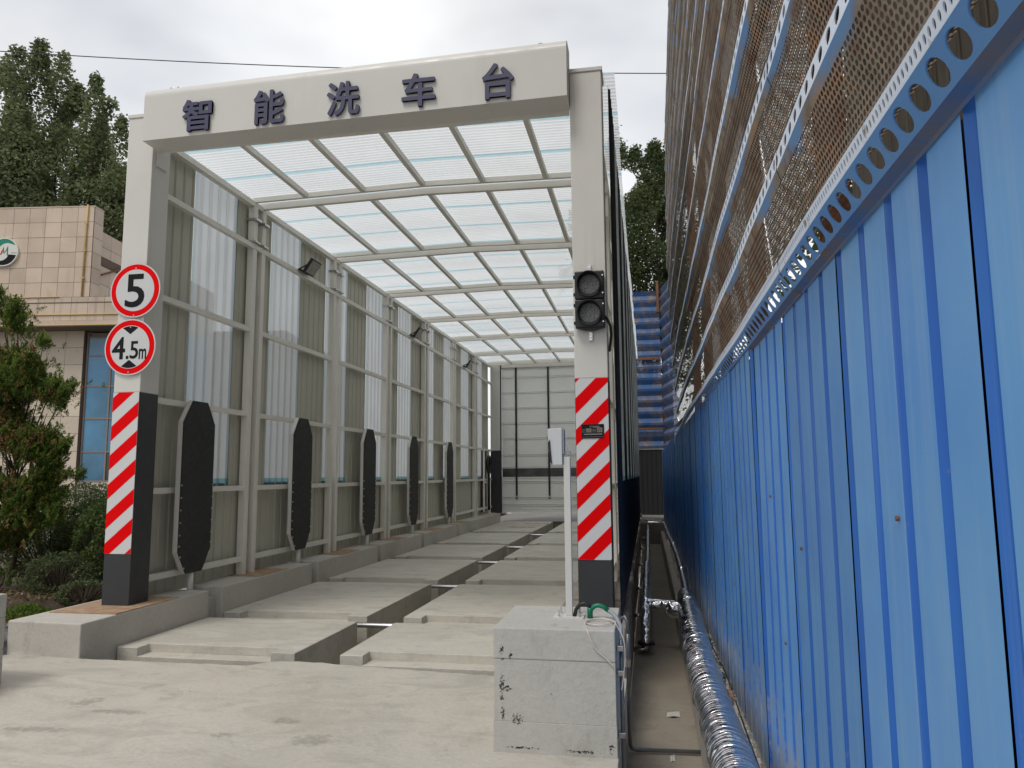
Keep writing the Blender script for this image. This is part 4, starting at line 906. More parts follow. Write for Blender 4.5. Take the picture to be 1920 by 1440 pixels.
# ================================================================== BLUE FENCE AND DUST NET
fence = thing('blue_fence', 'tall faded blue corrugated steel fence along the right side', 'fence')
FX = .663
fy = [-1.5, -.48, .54, 1.54, 2.56, 3.57, 4.55] + [4.55 + 1.0 * k for k in range(1, 22)]
for i in range(len(fy) - 1):
    a, b = fy[i], fy[i + 1]; mb = MB(); p = (b - a) / 4; x_ = FX - (a * .0072) + random.uniform(-.004, .004); pr = []
    for k in range(4):
        s = a + k * p; pr += ([(s + .002, .018, 1), (s + .030, .018, 0), (s + .0475, .003, 9), (s + .0535, 0, 0)] if k == 0 else [(s, .018, 1), (s + .040, .018, 0), (s + .052, 0, 0)]) + [(s + p - (.012 if k < 3 else .002), 0, 1)]
    pr.append((b, .022, 0)); lean = random.uniform(-.004, .004); zb, zt = -.36 + random.uniform(0, .015), 2.128 + random.uniform(-.006, .012)
    for q in range(len(pr) - 1):
        A, B = pr[q], pr[q + 1]
        if A[2] == 9: continue                                # open lap joint
        flat = abs(A[1]) < 1e-6 and abs(B[1]) < 1e-6
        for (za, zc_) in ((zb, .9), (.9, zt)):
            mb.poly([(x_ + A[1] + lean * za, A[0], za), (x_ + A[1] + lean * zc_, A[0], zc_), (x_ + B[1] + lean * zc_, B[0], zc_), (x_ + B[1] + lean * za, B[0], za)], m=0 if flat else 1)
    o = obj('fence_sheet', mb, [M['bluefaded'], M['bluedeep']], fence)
    for q in ((.5, 1.25), (.25, .55)) if i % 2 else ((.75, 1.05),): obj('fixing_screw', MB().disc((x_ - .001 + .0, a + (b - a) * q[0] + .10, q[1]), (-1, 0, 0), .008, .006, 6), M['rust'], fence)
obj('seam_shade_sheet', MB().box(FX + .024, FX + .03, -1.5, 26.5, -.4, 2.124), M['black'], fence)  # black sheet added behind the lap joints, painting in the shade of the seams

net = thing('dust_net', 'towering pleated perforated blue dust screen, rusty between its folds, above the fence', 'dust screen')
def nx(z):
    pts = [(2.0, .628), (2.3, .622), (2.8, .600), (3.6, .550), (4.4, .515), (5.5, .505), (7, .525), (8, .545), (11, .72), (14, .95)]
    return float(np.interp(z, [p[0] for p in pts], [p[1] for p in pts]))
seg = [-1.6, .55, 3.15, 6.05, 8.95, 11.85, 14.5]
def wob(y, k): return .003 * math.sin(y * 1.7 + k * 2.1) + .0015 * math.sin(y * 4.3 + k)
def sagz(y, k): return .003 * math.sin(y * .9 + k * 1.3) - (.0 if y < 11 else .02 * (y - 11) ** 1.3)
def net_strip(name, ya, yb, prof_, mt, k, holes=None, dx=0, parent=None, smooth=False):
    """profile [(dx,z)...] extruded along Y, uv: (y, arc), edge uv 0..1 across"""
    mb = MB(); ed = []; arc = [0]
    for i in range(len(prof_) - 1): arc.append(arc[-1] + math.hypot(prof_[i + 1][0] - prof_[i][0], prof_[i + 1][1] - prof_[i][1]))
    m_ = max(1, int((yb - ya) / .36)); T = arc[-1]
    for j in range(m_):
        y0, y1 = ya + (yb - ya) * j / m_, ya + (yb - ya) * (j + 1) / m_
        for i in range(len(prof_) - 1):
            (x0, z0), (x1, z1) = prof_[i], prof_[i + 1]; f = lambda x, y, z: (x + dx + wob(y, k), y, z + sagz(y, k))
            mb.poly([f(x0, y0, z0), f(x1, y0, z1), f(x1, y1, z1), f(x0, y1, z0)], [(y0, arc[i]), (y0, arc[i + 1]), (y1, arc[i + 1]), (y1, arc[i])]); ed += [(arc[i] / T, 0), (arc[i + 1] / T, 0), (arc[i + 1] / T, 0), (arc[i] / T, 0)]
    me = mb.mesh(name, mt); e = me.uv_layers.new(name='edge'); e.data.foreach_set('uv', [c for q in ed for c in q])
    o = bpy.data.objects.new(name, me); C.objects.link(o); o.parent = parent or net; return o
def hole_strip(name, ya, yb, x0, z0, x1, z1, pitch, rad_y, rad_z, mt, k, parent=None, thick=.004):
    """flat strip with a row of real round holes"""
    mb = MB(); n_ = int(round((yb - ya) / pitch)); p = (yb - ya) / n_; NN = 16
    for j in range(n_):
        yc = ya + p * (j + .5); y0, y1 = yc - p / 2, yc + p / 2
        def pt(y, t): return (x0 + (x1 - x0) * t + wob(y, k), y, z0 + (z1 - z0) * t + sagz(y, k))
        H = math.hypot(z1 - z0, x1 - x0)
        inn = [(yc + rad_y * math.cos(2 * math.pi * q / NN), .5 + rad_z / H * math.sin(2 * math.pi * q / NN)) for q in range(NN)]
        def outp(q):
            a = 2 * math.pi * q / NN; c_, s_ = math.cos(a), math.sin(a); sc_ = 1 / max(abs(c_), abs(s_)); return (yc + p / 2 * c_ * sc_, .5 + .5 * s_ * sc_)
        for q in range(NN):
            a, b = inn[q], inn[(q + 1) % NN]; c_, d_ = outp(q + 1), outp(q)
            mb.poly([pt(*a), pt(*d_), pt(*c_), pt(*b)])
            A, B = Vector(pt(*a)), Vector(pt(*b)); mb.poly([A, B, B + Vector((thick, 0, 0)), A + Vector((thick, 0, 0))])
    me = mb.mesh(name, mt); o = bpy.data.objects.new(name, me); C.objects.link(o); o.parent = parent or net; return o
crest = [2.66, 3.08, 3.54] + [4.02 + .5 * k for k in range(20)]
for s_i in range(len(seg) - 1):
    ya, yb = seg[s_i], seg[s_i + 1] + (.06 if s_i < len(seg) - 2 else 0); off = .004 * (s_i % 2)
    x = nx(2.1) + off
    hole_strip('punched_plate', ya, yb, x - .015, 2.122, x - .064, 2.197, .104, .036, .033, M['bluesteel'], 0)
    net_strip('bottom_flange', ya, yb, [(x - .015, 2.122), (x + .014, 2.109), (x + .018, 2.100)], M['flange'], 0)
    hole_strip('rim_strip', ya, yb, x - .064, 2.197, x - .070, 2.243, .026, .0075, .013, M['bluelight'], 0)
    zprev = 2.243; xprev = x - .070
    for k, z in enumerate(crest):
        if s_i == len(seg) - 2 and False: break
        xc = nx(z) - .035 + off; h = .082 if k < 3 else (.066 if k < 6 else .05)
        zb_ = z - .02
        depth = .045
        net_strip('perforated_panel', ya, yb, [(xprev, zprev), (nx(zprev) + depth, zprev + .05), (nx((zprev + zb_) / 2) + depth * .6, (zprev + zb_) / 2), (xc, zb_)], M['net'] if k < 3 else M['netrust'], k)
        hole_strip('fold_strip', ya, yb, xc, zb_, xc + .004, zb_ + h, .104, .030, .026, M['bluelight'], k)
        xprev, zprev = xc + .004, zb_ + h
# (segments simply lap over each other at the joints)
# steel frame carrying the net
nf = thing('net_frame', 'rusty steel columns and braces standing behind the dust screen', 'steel frame')
for y in (1.4, 4.4, 7.4, 10.4, 13.4, 16.4): obj('column', MB().box(1.05, 1.20, y, y + .15, -.6, 14), M['rust'], nf)
for z in (2.1, 5.0, 8.0, 11.0): obj('girt', MB().box(.98, 1.05, -1.5, 17, z, z + .10), M['rust'], nf)
for y in (1.5, 7.5): obj('brace', MB().bar((1.12, y, 2.2), (1.12, y + 6, 8), .06, .06), M['rust'], nf)
for a_, b_ in ((-1.6, 3.2), (3.3, 8.1), (8.2, 12.9), (13.0, 16.5)):
    me_ = MB(); ed_ = []
    for j in range(12):
        z0_, z1_ = 3.45 + j * .9, 3.45 + (j + 1) * .9; k_ = .97 + .12 * math.sin(j * 1.7 + a_)
        me_.poly([(1.3 + .1 * k_, a_, z0_), (1.3, a_, z1_), (1.3, b_, z1_), (1.3 + .1 * k_, b_, z0_)], [(a_, z0_), (a_, z1_), (b_, z1_), (b_, z0_)]); ed_ += [(.5, 0)] * 4
    m3 = me_.mesh('inner_mesh', M['innernet']); e3 = m3.uv_layers.new(name='edge'); e3.data.foreach_set('uv', [c for q in ed_ for c in q]); o3 = bpy.data.objects.new('inner_mesh', m3); C.objects.link(o3); o3.parent = nf
bw = thing('beige_shed', 'beige ribbed shed wall glimpsed through the holes of the dust screen', 'shed')
mb = MB(); y = -3
while y < 9.5:
    mb.box(2.6, 2.64, y, y + .19, -.6, 7.3); mb.box(2.64, 2.66, y + .19, y + .25, -.6, 7.3); y += .25
obj('wall', mb, M['beigewall'], bw); obj('roof', MB().hexa([(2.45, -3.2, 7.3), (9, -3.2, 8.3), (9, 9.6, 8.3), (2.45, 9.6, 7.3), (2.45, -3.2, 7.38), (9, -3.2, 8.38), (9, 9.6, 8.38), (2.45, 9.6, 7.38)]), M['beigewall'], bw)

# ---- rear dust screen closing the alley
rn_ = thing('rear_dust_net', 'battered blue perforated screen closing the far end of the alley', 'dust screen')
rz_ = [2.5 + .5 * k for k in range(14)]
def rear_seg(p0, p1, nm):
    p0 = Vector(p0); p1 = Vector(p1); d = (p1 - p0); L_ = d.length; d.normalize(); nrm = Vector((d.y, -d.x, 0))
    for z in rz_:
        mb = MB(); ed = []; pr = [(0, z), (-.02, z + .10), (.03, z + .18), (.11, z + .30), (.0, z + .5)]; arc = 0; m_ = 3
        for i in range(4):
            (o0, z0), (o1, z1) = pr[i], pr[i + 1]; l_ = math.hypot(o1 - o0, z1 - z0)
            for j in range(m_):
                s0, s1 = L_ * j / m_, L_ * (j + 1) / m_; ww = .02 * math.sin(z * 3 + j)
                Q = [p0 + d * s0 - nrm * (o0), p0 + d * s1 - nrm * (o0), p0 + d * s1 - nrm * (o1), p0 + d * s0 - nrm * (o1)]
                mb.poly([(Q[0].x, Q[0].y, z0), (Q[1].x, Q[1].y, z0), (Q[2].x, Q[2].y, z1), (Q[3].x, Q[3].y, z1)], [(s0, arc), (s1, arc), (s1, arc + l_), (s0, arc + l_)]); ed += [(.5, 0)] * 4
            arc += l_
        me = mb.mesh(nm, [M['netblue']]); e = me.uv_layers.new(name='edge'); e.data.foreach_set('uv', [c for q in ed for c in q]); o = bpy.data.objects.new(nm, me); C.objects.link(o); o.parent = rn_
        hp_ = MB(); yy = 0
        while yy < L_ - .08:
            c_ = p0 + d * (yy + .05) + nrm * .004; hp_.poly([c_ + Vector((0, 0, z + .03)), c_ + d * .055 + Vector((0, 0, z + .03)), c_ + d * .055 + Vector((0, 0, z + .085)), c_ + Vector((0, 0, z + .085))]); yy += .10
        obj('slot_row', hp_, M['black'], rn_)
rear_seg((-1.4, 33.0, 0), (.72, 33.0, 0), 'fold_panel'); rear_seg((.72, 33.0, 0), (1.25, 30.2, 0), 'fold_panel')
obj('added_light_block', MB().box(-1.4, 1.2, 33.25, 33.28, 2.3, 5.6), M['brownmetal'], rn_)  # dark sheet added to keep light from showing through the lower folds
obj('rust_beam', MB().box(-1.4, .72, 32.9, 33.0, 6.38, 6.5), M['rust'], rn_); obj('steel_beam', MB().box(-1.4, .72, 32.85, 32.95, 3.3, 3.38), M['rust'], rn_)
obj('rust_column', MB().box(.60, .71, 32.86, 32.97, 8.5, 9.9), M['rust'], rn_)
bd = thing('dark_panel_wall', 'dark sheet wall under the rear screen at the alley end', 'wall')
mb = MB(); x = -1.6
while x < .75: mb.box(x, x + .17, 32.5, 32.54, -.6, 2.45); mb.box(x + .17, x + .2, 32.53, 32.56, -.6, 2.45); x += .2
obj('panel', mb, M['black'], bd); obj('top_rail', MB().box(-1.6, .75, 32.46, 32.5, 2.42, 2.46), M['steel'], bd)
gp = thing('grey_sheet_panel', 'narrow pale grey sheet standing at the far end of the blue fence', 'panel'); mb = MB(); mb.box(.74, 1.3, 28.5, 28.54, -.5, 2.4); mb.box(.80, .82, 28.46, 28.5, -.5, 2.4); obj('sheet', mb, mat('pale_grey_sheet', (.24, .27, .32), .5, var=.3), gp)

# ================================================================== BUILDING ON THE LEFT
bld = thing('tiled_building', 'beige stone tiled building with round emblem and blue window behind the shrubs', 'building', (-17.34, 20.34, 0), math.atan2(.139, .990))
def tile_field(x0, x1, z0, z1, y, nx_, nz_, m, gap=.012, axis='x', holes=()):
    """proud tiles sharing a mesh over a joint-coloured backing"""
    tw, th = (x1 - x0) / nx_, (z1 - z0) / nz_
    mb = MB(); 
    if axis == 'x': mb.box(gap / 2, tw - gap / 2, -.012, .0, gap / 2, th - gap / 2)
    else: mb.box(.0, .012, gap / 2, tw - gap / 2, gap / 2, th - gap / 2)
    me = mb.mesh('tile', m)
    for i in range(nx_):
        for j in range(nz_):
            cx, cz = x0 + tw * (i + .5), z0 + th * (j + .5)
            if any(h[0] < cx < h[1] and h[2] < cz < h[3] for h in holes): continue
            o = bpy.data.objects.new('tile', me); C.objects.link(o); o.parent = bld
            d = random.uniform(-.003, .003)
            o.location = (x0 + tw * i, y + d, z0 + th * j) if axis == 'x' else (y + d, x0 + tw * i, z0 + th * j)
def bbox(nm, *a, m='joint'): return obj(nm, MB().box(*a), M[m], bld)
bbox('upper_wall', -9, 0, .0, .5, 7.1, 10.09); bbox('upper_core', -9, -.45, .5, 9, 7.1, 9.4)
tile_field(-5.85, 0, 7.1, 10.09, 0, 11, 6, M['tile']); tile_field(.013, .49, 7.1, 10.09, .001, 1, 6, M['tile'], axis='y')
bbox('parapet_cap', -9, .02, -.02, .5, 10.09, 10.13, m='tile')
bbox('side_wall', -.40, -.06, .5, 9, 7.1, 9.45); tile_field(.5, 9, 8.95, 9.45, -.058, 14, 1, M['tile'], axis='y'); tile_field(.5, 9, 7.1, 8.3, -.058, 14, 2, M['tile'], axis='y')
bbox('side_recess', -.058, -.05, .6, 3.0, 8.35, 8.62, m='brownmetal'); obj('side_brace', MB().bar((-.02, .6, 8.0), (-.0, 1.9, 8.6), .05, .05), M['rust'], bld); tile_field(.5, 9, 8.62, 8.95, -.058, 14, 1, M['tile'], axis='y')
bbox('ledge', -9, 2.2, -.10, .9, 6.15, 7.1); tile_field(-5.9, 2.2, 6.92, 7.09, -.101, 15, 1, M['tile']); tile_field(-5.9, 2.2, 6.33, 6.90, -.101, 15, 1, M['tile']); bbox('ledge_lip', -9, 2.2, -.16, -.10, 6.15, 6.32, m='tile')
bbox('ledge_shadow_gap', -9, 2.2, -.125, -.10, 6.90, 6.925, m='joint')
bbox('lower_wall', -9, -.47, .62, 9, -.6, 6.15); bbox('lower_wall', -.47, 6, .72, 9, -.6, 1.25); bbox('lower_wall', -.47, 6, 1.1, 9, 1.25, 6.15)
hol = ((-2.45, -2.0, 4.65, 5.4),)
tile_field(-5.9, -.47, .0, 6.15, .619, 9, 11, M['tilelow']); tile_field(-.47, 4.0, -.4, 1.25, .719, 7, 3, M['tilelow'])
bbox('small_window', -2.62, -2.05, .585, .62, 4.5, 5.45, m='darkwin'); 
for a in ((-2.64, -2.60, .57, .6, 4.5, 5.45), (-2.07, -2.03, .57, .6, 4.5, 5.45), (-2.62, -2.05, .57, .6, 4.93, 4.97)): bbox('small_window_frame', *a, m='frame')
# tall window: panes and frame
zz = [1.28, 2.22, 3.29, 4.34, 5.34, 5.95]; xx = [-.42, .38, 1.18, 1.98, 2.78, 3.58]
wf = bbox('tall_window', -.46, 3.7, .80, .84, 1.25, 6.1, m='frame')
for i in range(5):
    for j in range(5):
        o = obj('pane', MB().box(xx[i] + .025, xx[i + 1] - .025, .770 + .001 * i, .79, zz[j] + .025, zz[j + 1] - .025), M['darkwin'] if j == 0 and i % 2 else M['window'], wf)
for x in xx: obj('mullion', MB().box(x - .025, x + .025, .745, .80, 1.25, 6.1), M['frame'], wf)
for z in zz: obj('transom', MB().box(-.45, 3.65, .75, .795, z - .025, z + .025), M['frame'], wf)
# yellow pipe
gpip = thing('yellow_pipe', 'thin yellow pipe running down and along the tiled facade', 'pipe', (-17.34, 20.34, 0), math.atan2(.139, .990))
obj('riser', MB().tube([(-.20, -.05, 10.15), (-.21, -.05, 9.3), (-.22, -.05, 7.12)], .028, 8), M['yellow'], gpip, smooth=True); obj('run', MB().tube([(-5, -.13, 7.07), (-.9, -.13, 7.10)], .02, 8), M['yellow'], gpip); obj('run', MB().tube([(-5, -.13, 6.52), (2.2, -.13, 6.52)], .02, 8), M['yellow'], gpip); obj('run', MB().tube([(-5, -.18, 6.17), (2.2, -.18, 6.17)], .02, 8), M['yellow'], gpip)
for z in (9.5, 8.6, 7.7): obj('pipe_clip', MB().box(-.26, -.17, -.08, -.01, z, z + .05), M['yellow'], gpip)
# emblem
em = thing('round_emblem', 'round green white and black emblem with a red and green peak mark on the facade', 'emblem', (-17.34, 20.34, 0), math.atan2(.139, .990))
ex, ez, er = -2.86, 8.62, .47
obj('disc', MB().disc((ex, -.02, ez), (0, -1, 0), er, .07, 48), M['emblemwhite'], em)
def flat(nm, pts, m, d): obj(nm, MB().poly([(ex + x * er, -.091 - d, ez + z * er) for x, z in pts]), M[m], em)
arc = lambda cx, cz, r_, a0, a1, n_=16: [(cx + r_ * math.cos(math.radians(a0 + (a1 - a0) * k / n_)), cz + r_ * math.sin(math.radians(a0 + (a1 - a0) * k / n_))) for k in range(n_ + 1)]
flat('green_crescent', arc(0, 0, .93, 172, 30) + arc(.22, .0, .62, 70, 168), 'tealgreen', .001)
flat('black_crescent', arc(0, 0, .93, -15, -165) + arc(-.22, -.02, .60, -140, -15), 'signblack', .001)
flat('grey_band', [(-.9, -.02), (-.35, -.02), (-.35, -.17), (-.9, -.17)], 'emblemgrey', .001); flat('grey_band', [(.52, -.04), (.92, -.04), (.92, -.12), (.52, -.12)], 'emblemgrey', .001)
flat('red_peak', [(-.26, -.20), (.0, .38), (.05, -.02), (.04, -.16), (-.04, .02), (-.14, -.20)][::-1], 'emblemred', .002); flat('green_peak', [(.02, -.14), (.30, .44), (.33, -.26), (.24, -.26), (.23, .12), (.05, -.14)][::-1], 'tealgreen', .002)

# ================================================================== OVERHEAD WIRE
t = thing('overhead_wire', 'thin black wire sagging across the grey sky above the header', 'wire')
A, B = Vector((-32, 22.7, 19.1)), Vector((9, 30.4, 17.5)); obj('wire', MB().tube([tuple(A.lerp(B, k / 24) - Vector((0, 0, .55 * (1 - (2 * k / 24 - 1) ** 2)))) for k in range(25)], .019, 6), M['wire'], t)

# ================================================================== TREES AND SHRUBS
def plume_points(n, c, h, r, power=1.0):
    """points inside a flame shaped clump: centre base c, height h, radius r"""
    u = RNG.uniform(0, 1, n); prof_ = np.sin(np.pi * np.clip(u * .86 + .10, 0, 1)) ** .8; prof_ = np.where(u > .55, prof_ * (1 - (u - .55) / .45 * .45), prof_)
    a = RNG.uniform(0, 2 * np.pi, n); rad = r * prof_ * np.sqrt(RNG.uniform(.25, 1, n))
    P = np.stack([c[0] + rad * np.cos(a), c[1] + rad * np.sin(a), c[2] + h * u], 1); P += RNG.normal(size=(n, 3)) * r * .07
    return P
def clumpify(P, scale, keep, seed):
    """keep points where a cheap lumpy field is high, so that gaps open between twigs"""
    rg = np.random.default_rng(seed); f = np.zeros(len(P))
    for _ in range(7):
        k = rg.normal(size=3) / scale; f += np.sin(P @ k + rg.uniform(0, 6.28))
    return P[f > np.quantile(f, 1 - keep)], f
def tree(label, base, plumes, nleaf, size, m, seed, group, keep=.72, scale=.55, aspect=.75, cat='tree'):
    t = thing('broadleaf_tree', label, cat, group=group); b = Vector(base)
    top = max(p[2] + p[3] for p in plumes); tr = MB(); tr.tube([b, b + Vector((.1, .1, (top - b.z) * .35)), b + Vector((-.1, .2, (top - b.z) * .6))], [.30, .22, .12], 10); obj('trunk', tr, M['bark'], t, smooth=True)
    br = MB(); Ps = []
    for (px, py, pz, ph, pr_) in plumes:
        s_ = b + Vector((0, 0, (pz - b.z) * .6)); br.tube([s_, Vector((px, py, pz)).lerp(s_, .35), Vector((px, py, pz + ph * .25)), Vector((px, py, pz + ph * .8))], [.13, .09, .06, .015], 6)
        for _ in range(9):
            z = pz + ph * random.uniform(.05, .8); a = random.uniform(0, 6.28); br.tube([(px, py, z), (px + pr_ * .7 * math.cos(a), py + pr_ * .7 * math.sin(a), z + pr_ * .7)], [.03, .008], 4)
        n_ = int(nleaf * ph * pr_ * pr_); Ps.append(plume_points(max(300, n_), (px, py, pz), ph, pr_))
    obj('limbs', br, M['bark'], t)
    P = np.concatenate(Ps); P, _ = clumpify(P, scale, keep, seed)
    tone = .45 + RNG.normal(size=len(P)) * .20 + .10 * np.sin(P[:, 0] * 1.3 + P[:, 2] * .9 + seed) + .08 * np.sin(P[:, 2] * 2.3)
    leaf_cloud('crown', P, np.tile([0, 0, 1.1], (len(P), 1)), size, aspect, m, t, tone); return t
G = 'tall trees behind the tiled building'
tree('broadleaf tree at the left picture edge, leftmost behind the tiled building', (-29, 28, 0), [(-29.5, 26.5, 9, 9.6, 2.2), (-28.2, 27.2, 7, 13.2, 1.7), (-31, 28, 8, 11, 2.4), (-28.8, 29, 5, 12, 3.2)], 300, .15, M['leafpoplar'], 1, G)
tree('tallest broadleaf tree with two pointed tops behind the tiled building', (-26.5, 28, 0), [(-26.9, 26.4, 9, 11.9, 1.15), (-25.9, 26.6, 8, 12.6, 1.5), (-27.6, 27.5, 6, 12.2, 2.2), (-25.4, 28, 5, 13, 2.4)], 360, .15, M['leafpoplar'], 2, G)
tree('broadleaf tree with a narrow leaning top right of the tallest one', (-24.3, 28, 0), [(-24.9, 26.8, 10, 10.4, 1.05), (-24.2, 26.9, 8, 10.6, 1.5), (-23.6, 27.6, 5, 12, 2.2)], 380, .15, M['leafpoplar'], 3, G)
tree('lower rounded broadleaf tree beside the left post', (-22, 27.5, 0), [(-22.9, 26.5, 7.5, 11.1, 1.15), (-22.2, 26.5, 6, 11.4, 1.5), (-21.4, 26.3, 5.5, 11.0, 1.1), (-20.9, 26.8, 4, 10.4, 1.4), (-22.6, 28, 4, 11, 2.2)], 360, .15, M['leafpoplar'], 4, G)
tree('dark broadleaf tree seen in the gap between the wash and the dust screen', (.2, 43, 0), [(-1.2, 40.6, 9.5, 11.2, 1.9), (-.2, 40.6, 9, 10.6, 1.8), (.9, 41, 8, 12.0, 1.9), (2.2, 41.2, 8, 12.5, 2.2), (-2.6, 41, 8, 11, 2.0), (.2, 43, 8, 10, 3.0)], 420, .15, M['leafdark'], 5, 'trees beyond the rear screen', keep=.52, scale=.8)
tree('thinner broadleaf tree lower behind the rear screen', (1.2, 46, 0), [(-.8, 44, 6, 9, 2.4), (1.5, 44.5, 5, 9, 2.6), (3.5, 45, 6, 12, 2.8)], 260, .15, M['leafdark'], 6, 'trees beyond the rear screen', keep=.35, scale=.8)
tree('broadleaf tree behind the dust screen, seen through its holes', (5.5, 14, 0), [(4.5, 12.5, 2, 8, 1.8), (6, 14.5, 2, 9, 2.4), (5, 17, 2, 8, 2.2)], 90, .22, M['leafdark'], 7, 'trees behind the dust screen', keep=.6)

# juniper: many up-swept sprays
def juniper(label, c, branches, seed, dead=.0, group=None):
    t = thing('juniper', label, 'conifer', group=group); rg = np.random.default_rng(seed); wood = MB(); P = []; D = []; tn = []; PD = []; DD = []
    c = np.array(c); hmax = max(b_[2] for b_ in branches) - c[2]; wood.tube([tuple(c), tuple(c + [0.02, .2, hmax * .25]), tuple(c + [0, .25, hmax * .42]), tuple(c + [0, .2, hmax * .55])], [.035, .028, .018, .008], 8)
    for (tx, ty, tz, rad, wgt, brown) in branches:
        tip = np.array([tx, ty, tz]); st = c + [0, 0, max(.3, (tz - c[2]) * .62)]; mid = (st + tip) / 2 + [0, 0, -.12]
        wood.tube([tuple(st), tuple(mid), tuple(tip)], [.016, .011, .004], 5)
        ax = tip - mid; ax /= np.linalg.norm(ax)
        for _ in range(int(wgt * (1.15 if rad > .17 else 2.6))):
            s = rg.uniform(0, 1) ** .7; base = mid + (tip - mid) * s + rg.normal(size=3) * rad * (1.05 - .75 * s)
            if math.sin(base[2] * 7.5 + base[0] * 3.0) + .7 * math.sin(base[2] * 3.1 - base[0] * 5 + 1) < -.45: continue
            d = ax * .8 + rg.normal(size=3) * .45 + np.array([0, 0, .5]); d /= np.linalg.norm(d); m_ = 42; k = rg.uniform(0, 1, m_)
            L_ = rg.uniform(.07, .15); off = rg.normal(size=(m_, 3)) * .022 * (1.1 - k)[:, None]; pts = base + d * (k * L_)[:, None] + off
            if rg.uniform() < brown: PD.append(pts); DD.append(np.tile(d, (m_, 1)))
            else: P.append(pts); D.append(np.tile(d, (m_, 1))); tn.append(np.full(m_, rg.uniform(.15, .8)) + (k * .45 - .15))
    obj('branches', wood, M['bark'], t)
    P = np.concatenate(P); leaf_cloud('foliage', P, None, .036, .30, M['juniper'], t, np.concatenate(tn) + RNG.normal(size=len(P)) * .1, tipdir=np.concatenate(D) * 1.3)
    if PD: P = np.concatenate(PD); leaf_cloud('brown_foliage', P, None, .036, .32, M['deadspray'], t, RNG.uniform(0, 1, len(P)), tipdir=np.concatenate(DD) * 1.3)
    return t
B_ = []
# (tip x, y, z, radius, sprays, brown share)
for q in [(-8.62, 8.4, 4.05, .13, 60, 0), (-8.35, 8.5, 3.75, .15, 90, 0), (-8.5, 8.5, 3.45, .22, 150, .08), (-8.10, 8.5, 3.05, .14, 90, .1), (-7.93, 8.55, 3.22, .09, 45, 0), (-8.4, 8.6, 3.0, .24, 170, .22), (-8.6, 8.5, 2.6, .25, 170, .15),
          (-7.62, 8.7, 2.62, .09, 55, 0), (-7.85, 8.7, 2.72, .11, 70, .05), (-8.1, 8.7, 2.5, .2, 150, .15), (-7.95, 8.7, 2.25, .17, 110, .1), (-8.45, 8.5, 2.1, .22, 150, .5), (-8.2, 8.7, 2.05, .2, 130, .2), (-8.0, 8.8, 1.9, .16, 90, .1),
          (-7.72, 8.8, 1.85, .10, 60, 0), (-7.95, 8.8, 1.62, .14, 80, .05), (-8.4, 8.7, 1.7, .25, 150, .25), (-7.55, 8.9, 1.42, .09, 50, 0), (-7.8, 8.9, 1.38, .13, 70, .05), (-8.2, 8.8, 1.3, .25, 150, .15), (-8.6, 8.6, 1.4, .3, 150, .15),
          (-7.9, 8.9, .95, .2, 110, .05), (-8.3, 8.7, .9, .28, 150, .1), (-8.7, 8.6, .8, .3, 150, .1), (-9.0, 8.4, 3.0, .3, 150, .1), (-9.0, 8.4, 2.0, .3, 150, .2), (-9.1, 8.4, 1.2, .3, 120, .1), (-8.9, 8.4, 3.7, .25, 110, 0)]: B_.append(q)
for k_ in range(26): B_.append((random.uniform(-9.0, -8.3), random.uniform(8.6, 9.0), random.uniform(.7, 3.3), .32, 80, random.choice((0, .1, .5))))
juniper('tall ragged juniper with brown dead sprays at the left edge', (-8.75, 9.1, -.1), B_, 11)
juniper('low juniper clump growing behind the curb under the taller one', (-8.1, 8.1, -.1), [(-8.3, 8.0, .55, .22, 120, .05), (-7.9, 8.1, .45, .2, 90, .05), (-8.6, 7.9, .4, .22, 90, .1)], 12)
def shrub(label, c, rx, ry, rz, n, size, m, seed, group=None, stems=16, tone0=.5):
    t = thing('shrub', label, 'shrub', group=group); rg = np.random.default_rng(seed); w_ = MB()
    for _ in range(stems):
        a = rg.uniform(0, 6.28); r_ = rg.uniform(.2, .9); w_.tube([(c[0] + rg.normal() * .06, c[1] + rg.normal() * .06, c[2]), (c[0] + rx * .5 * r_ * math.cos(a), c[1] + ry * .5 * r_ * math.sin(a), c[2] + rz * .6), (c[0] + rx * r_ * math.cos(a), c[1] + ry * r_ * math.sin(a), c[2] + rz * 1.5)], [.012, .009, .003], 5)
    obj('stems', w_, M['bark'], t)
    d = rg.normal(size=(n, 3)); d /= np.linalg.norm(d, axis=1)[:, None]; P = d * rg.uniform(.45, 1, n)[:, None] ** .5 * np.array([rx, ry, rz]); P[:, 2] += rz * .95; P[:, 2] = np.abs(P[:, 2]); P += np.array(c)
    P, _ = clumpify(P, .10, .66, seed); leaf_cloud('foliage', P, np.tile([0, 0, .6], (len(P), 1)), size, .55, m, t, tone0 + RNG.normal(size=len(P)) * .22); return t
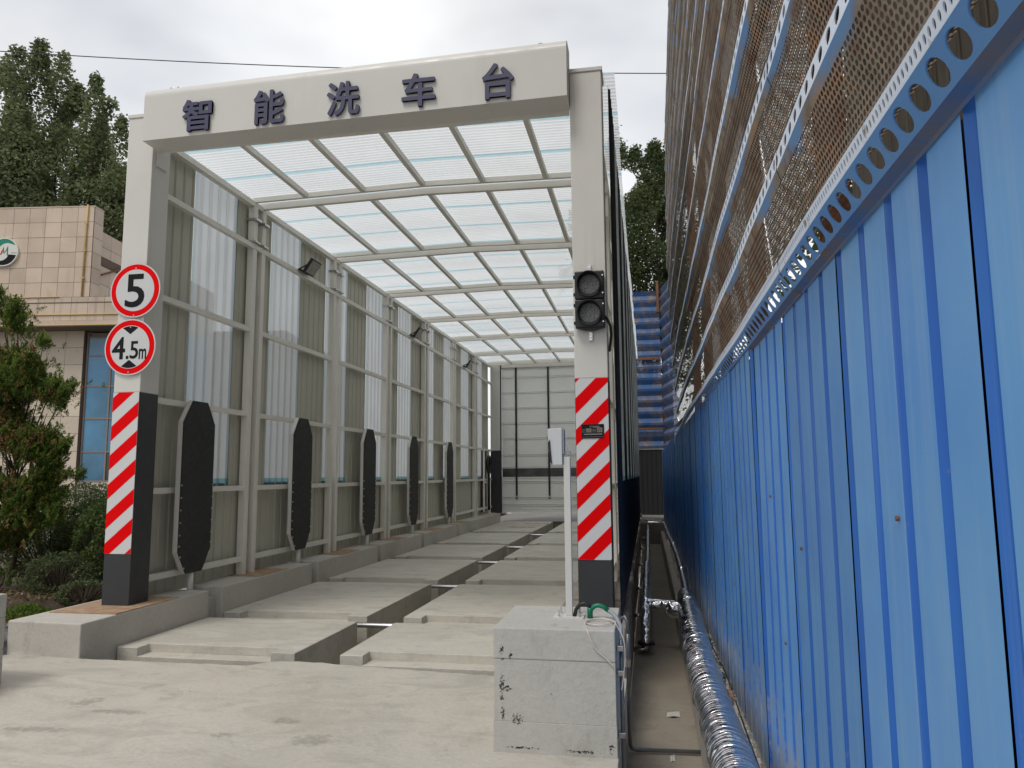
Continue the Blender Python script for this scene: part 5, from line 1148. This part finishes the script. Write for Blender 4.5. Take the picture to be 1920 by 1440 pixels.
GS = 'shrubs between the juniper and the left post'
shrub('leafy light green shrub beside the striped left post', (-7.35, 9.2, -.1), .42, .4, .62, 7500, .045, M['shrub'], 21, GS)
shrub('dense green shrub behind the light green one', (-8.0, 9.9, -.1), .7, .5, .62, 9000, .05, M['shrub'], 22, GS, tone0=.35)
shrub('dark twiggy shrub low between curb and juniper', (-7.5, 8.6, -.15), .5, .4, .30, 4200, .04, M['leafdark'], 23, GS, stems=70, tone0=.4)
shrub('wide dark shrub filling the space under the tall juniper', (-8.6, 9.7, -.15), .95, .6, .55, 15000, .04, M['leafdark'], 26, GS, stems=60, tone0=.3)
shrub('dark shrub between the juniper and the pale window wall', (-9.6, 11.5, -.15), 1.2, .8, .75, 15000, .05, M['leafdark'], 27, GS, stems=30, tone0=.3)
shrub('dark shrub farther behind the left post', (-8.9, 12.5, -.1), 1.1, .8, .62, 9000, .06, M['leafdark'], 24, GS)
shrub('small dark half bare shrub at the garden edge behind the post', (-6.95, 8.35, -.2), .34, .3, .17, 1800, .035, M['leafdark'], 25, GS, stems=50)
n = 9000; P = np.stack([RNG.normal(-6.92, .16, n), RNG.normal(7.45, .17, n), np.zeros(n)], 1); r2 = ((P[:, 0] + 6.92) / .34) ** 2 + ((P[:, 1] - 7.45) / .36) ** 2; P[:, 2] = -.23 + .20 * np.exp(-r2) * RNG.uniform(.6, 1.05, n)
tc_ = thing('ground_juniper', 'small mound of bright green creeping juniper beside the left block', 'plant'); leaf_cloud('foliage', P, None, .035, .3, M['juniper'], tc_, RNG.uniform(.2, .9, n), tipdir=np.tile([0, 0, 1.2], (n, 1)))
t = thing('distant_red_sign', 'small red sign glimpsed through the juniper', 'sign'); obj('board', MB().box(-14.35, -13.95, 15.9, 15.95, 2.02, 2.17), M['red'], t); obj('post', MB().box(-14.2, -14.15, 15.95, 16, -.3, 2.1), M['brownmetal'], t)
print('objects', len(bpy.data.objects), 'tris', sum(len(o.data.polygons) for o in bpy.data.objects if o.type == 'MESH'))
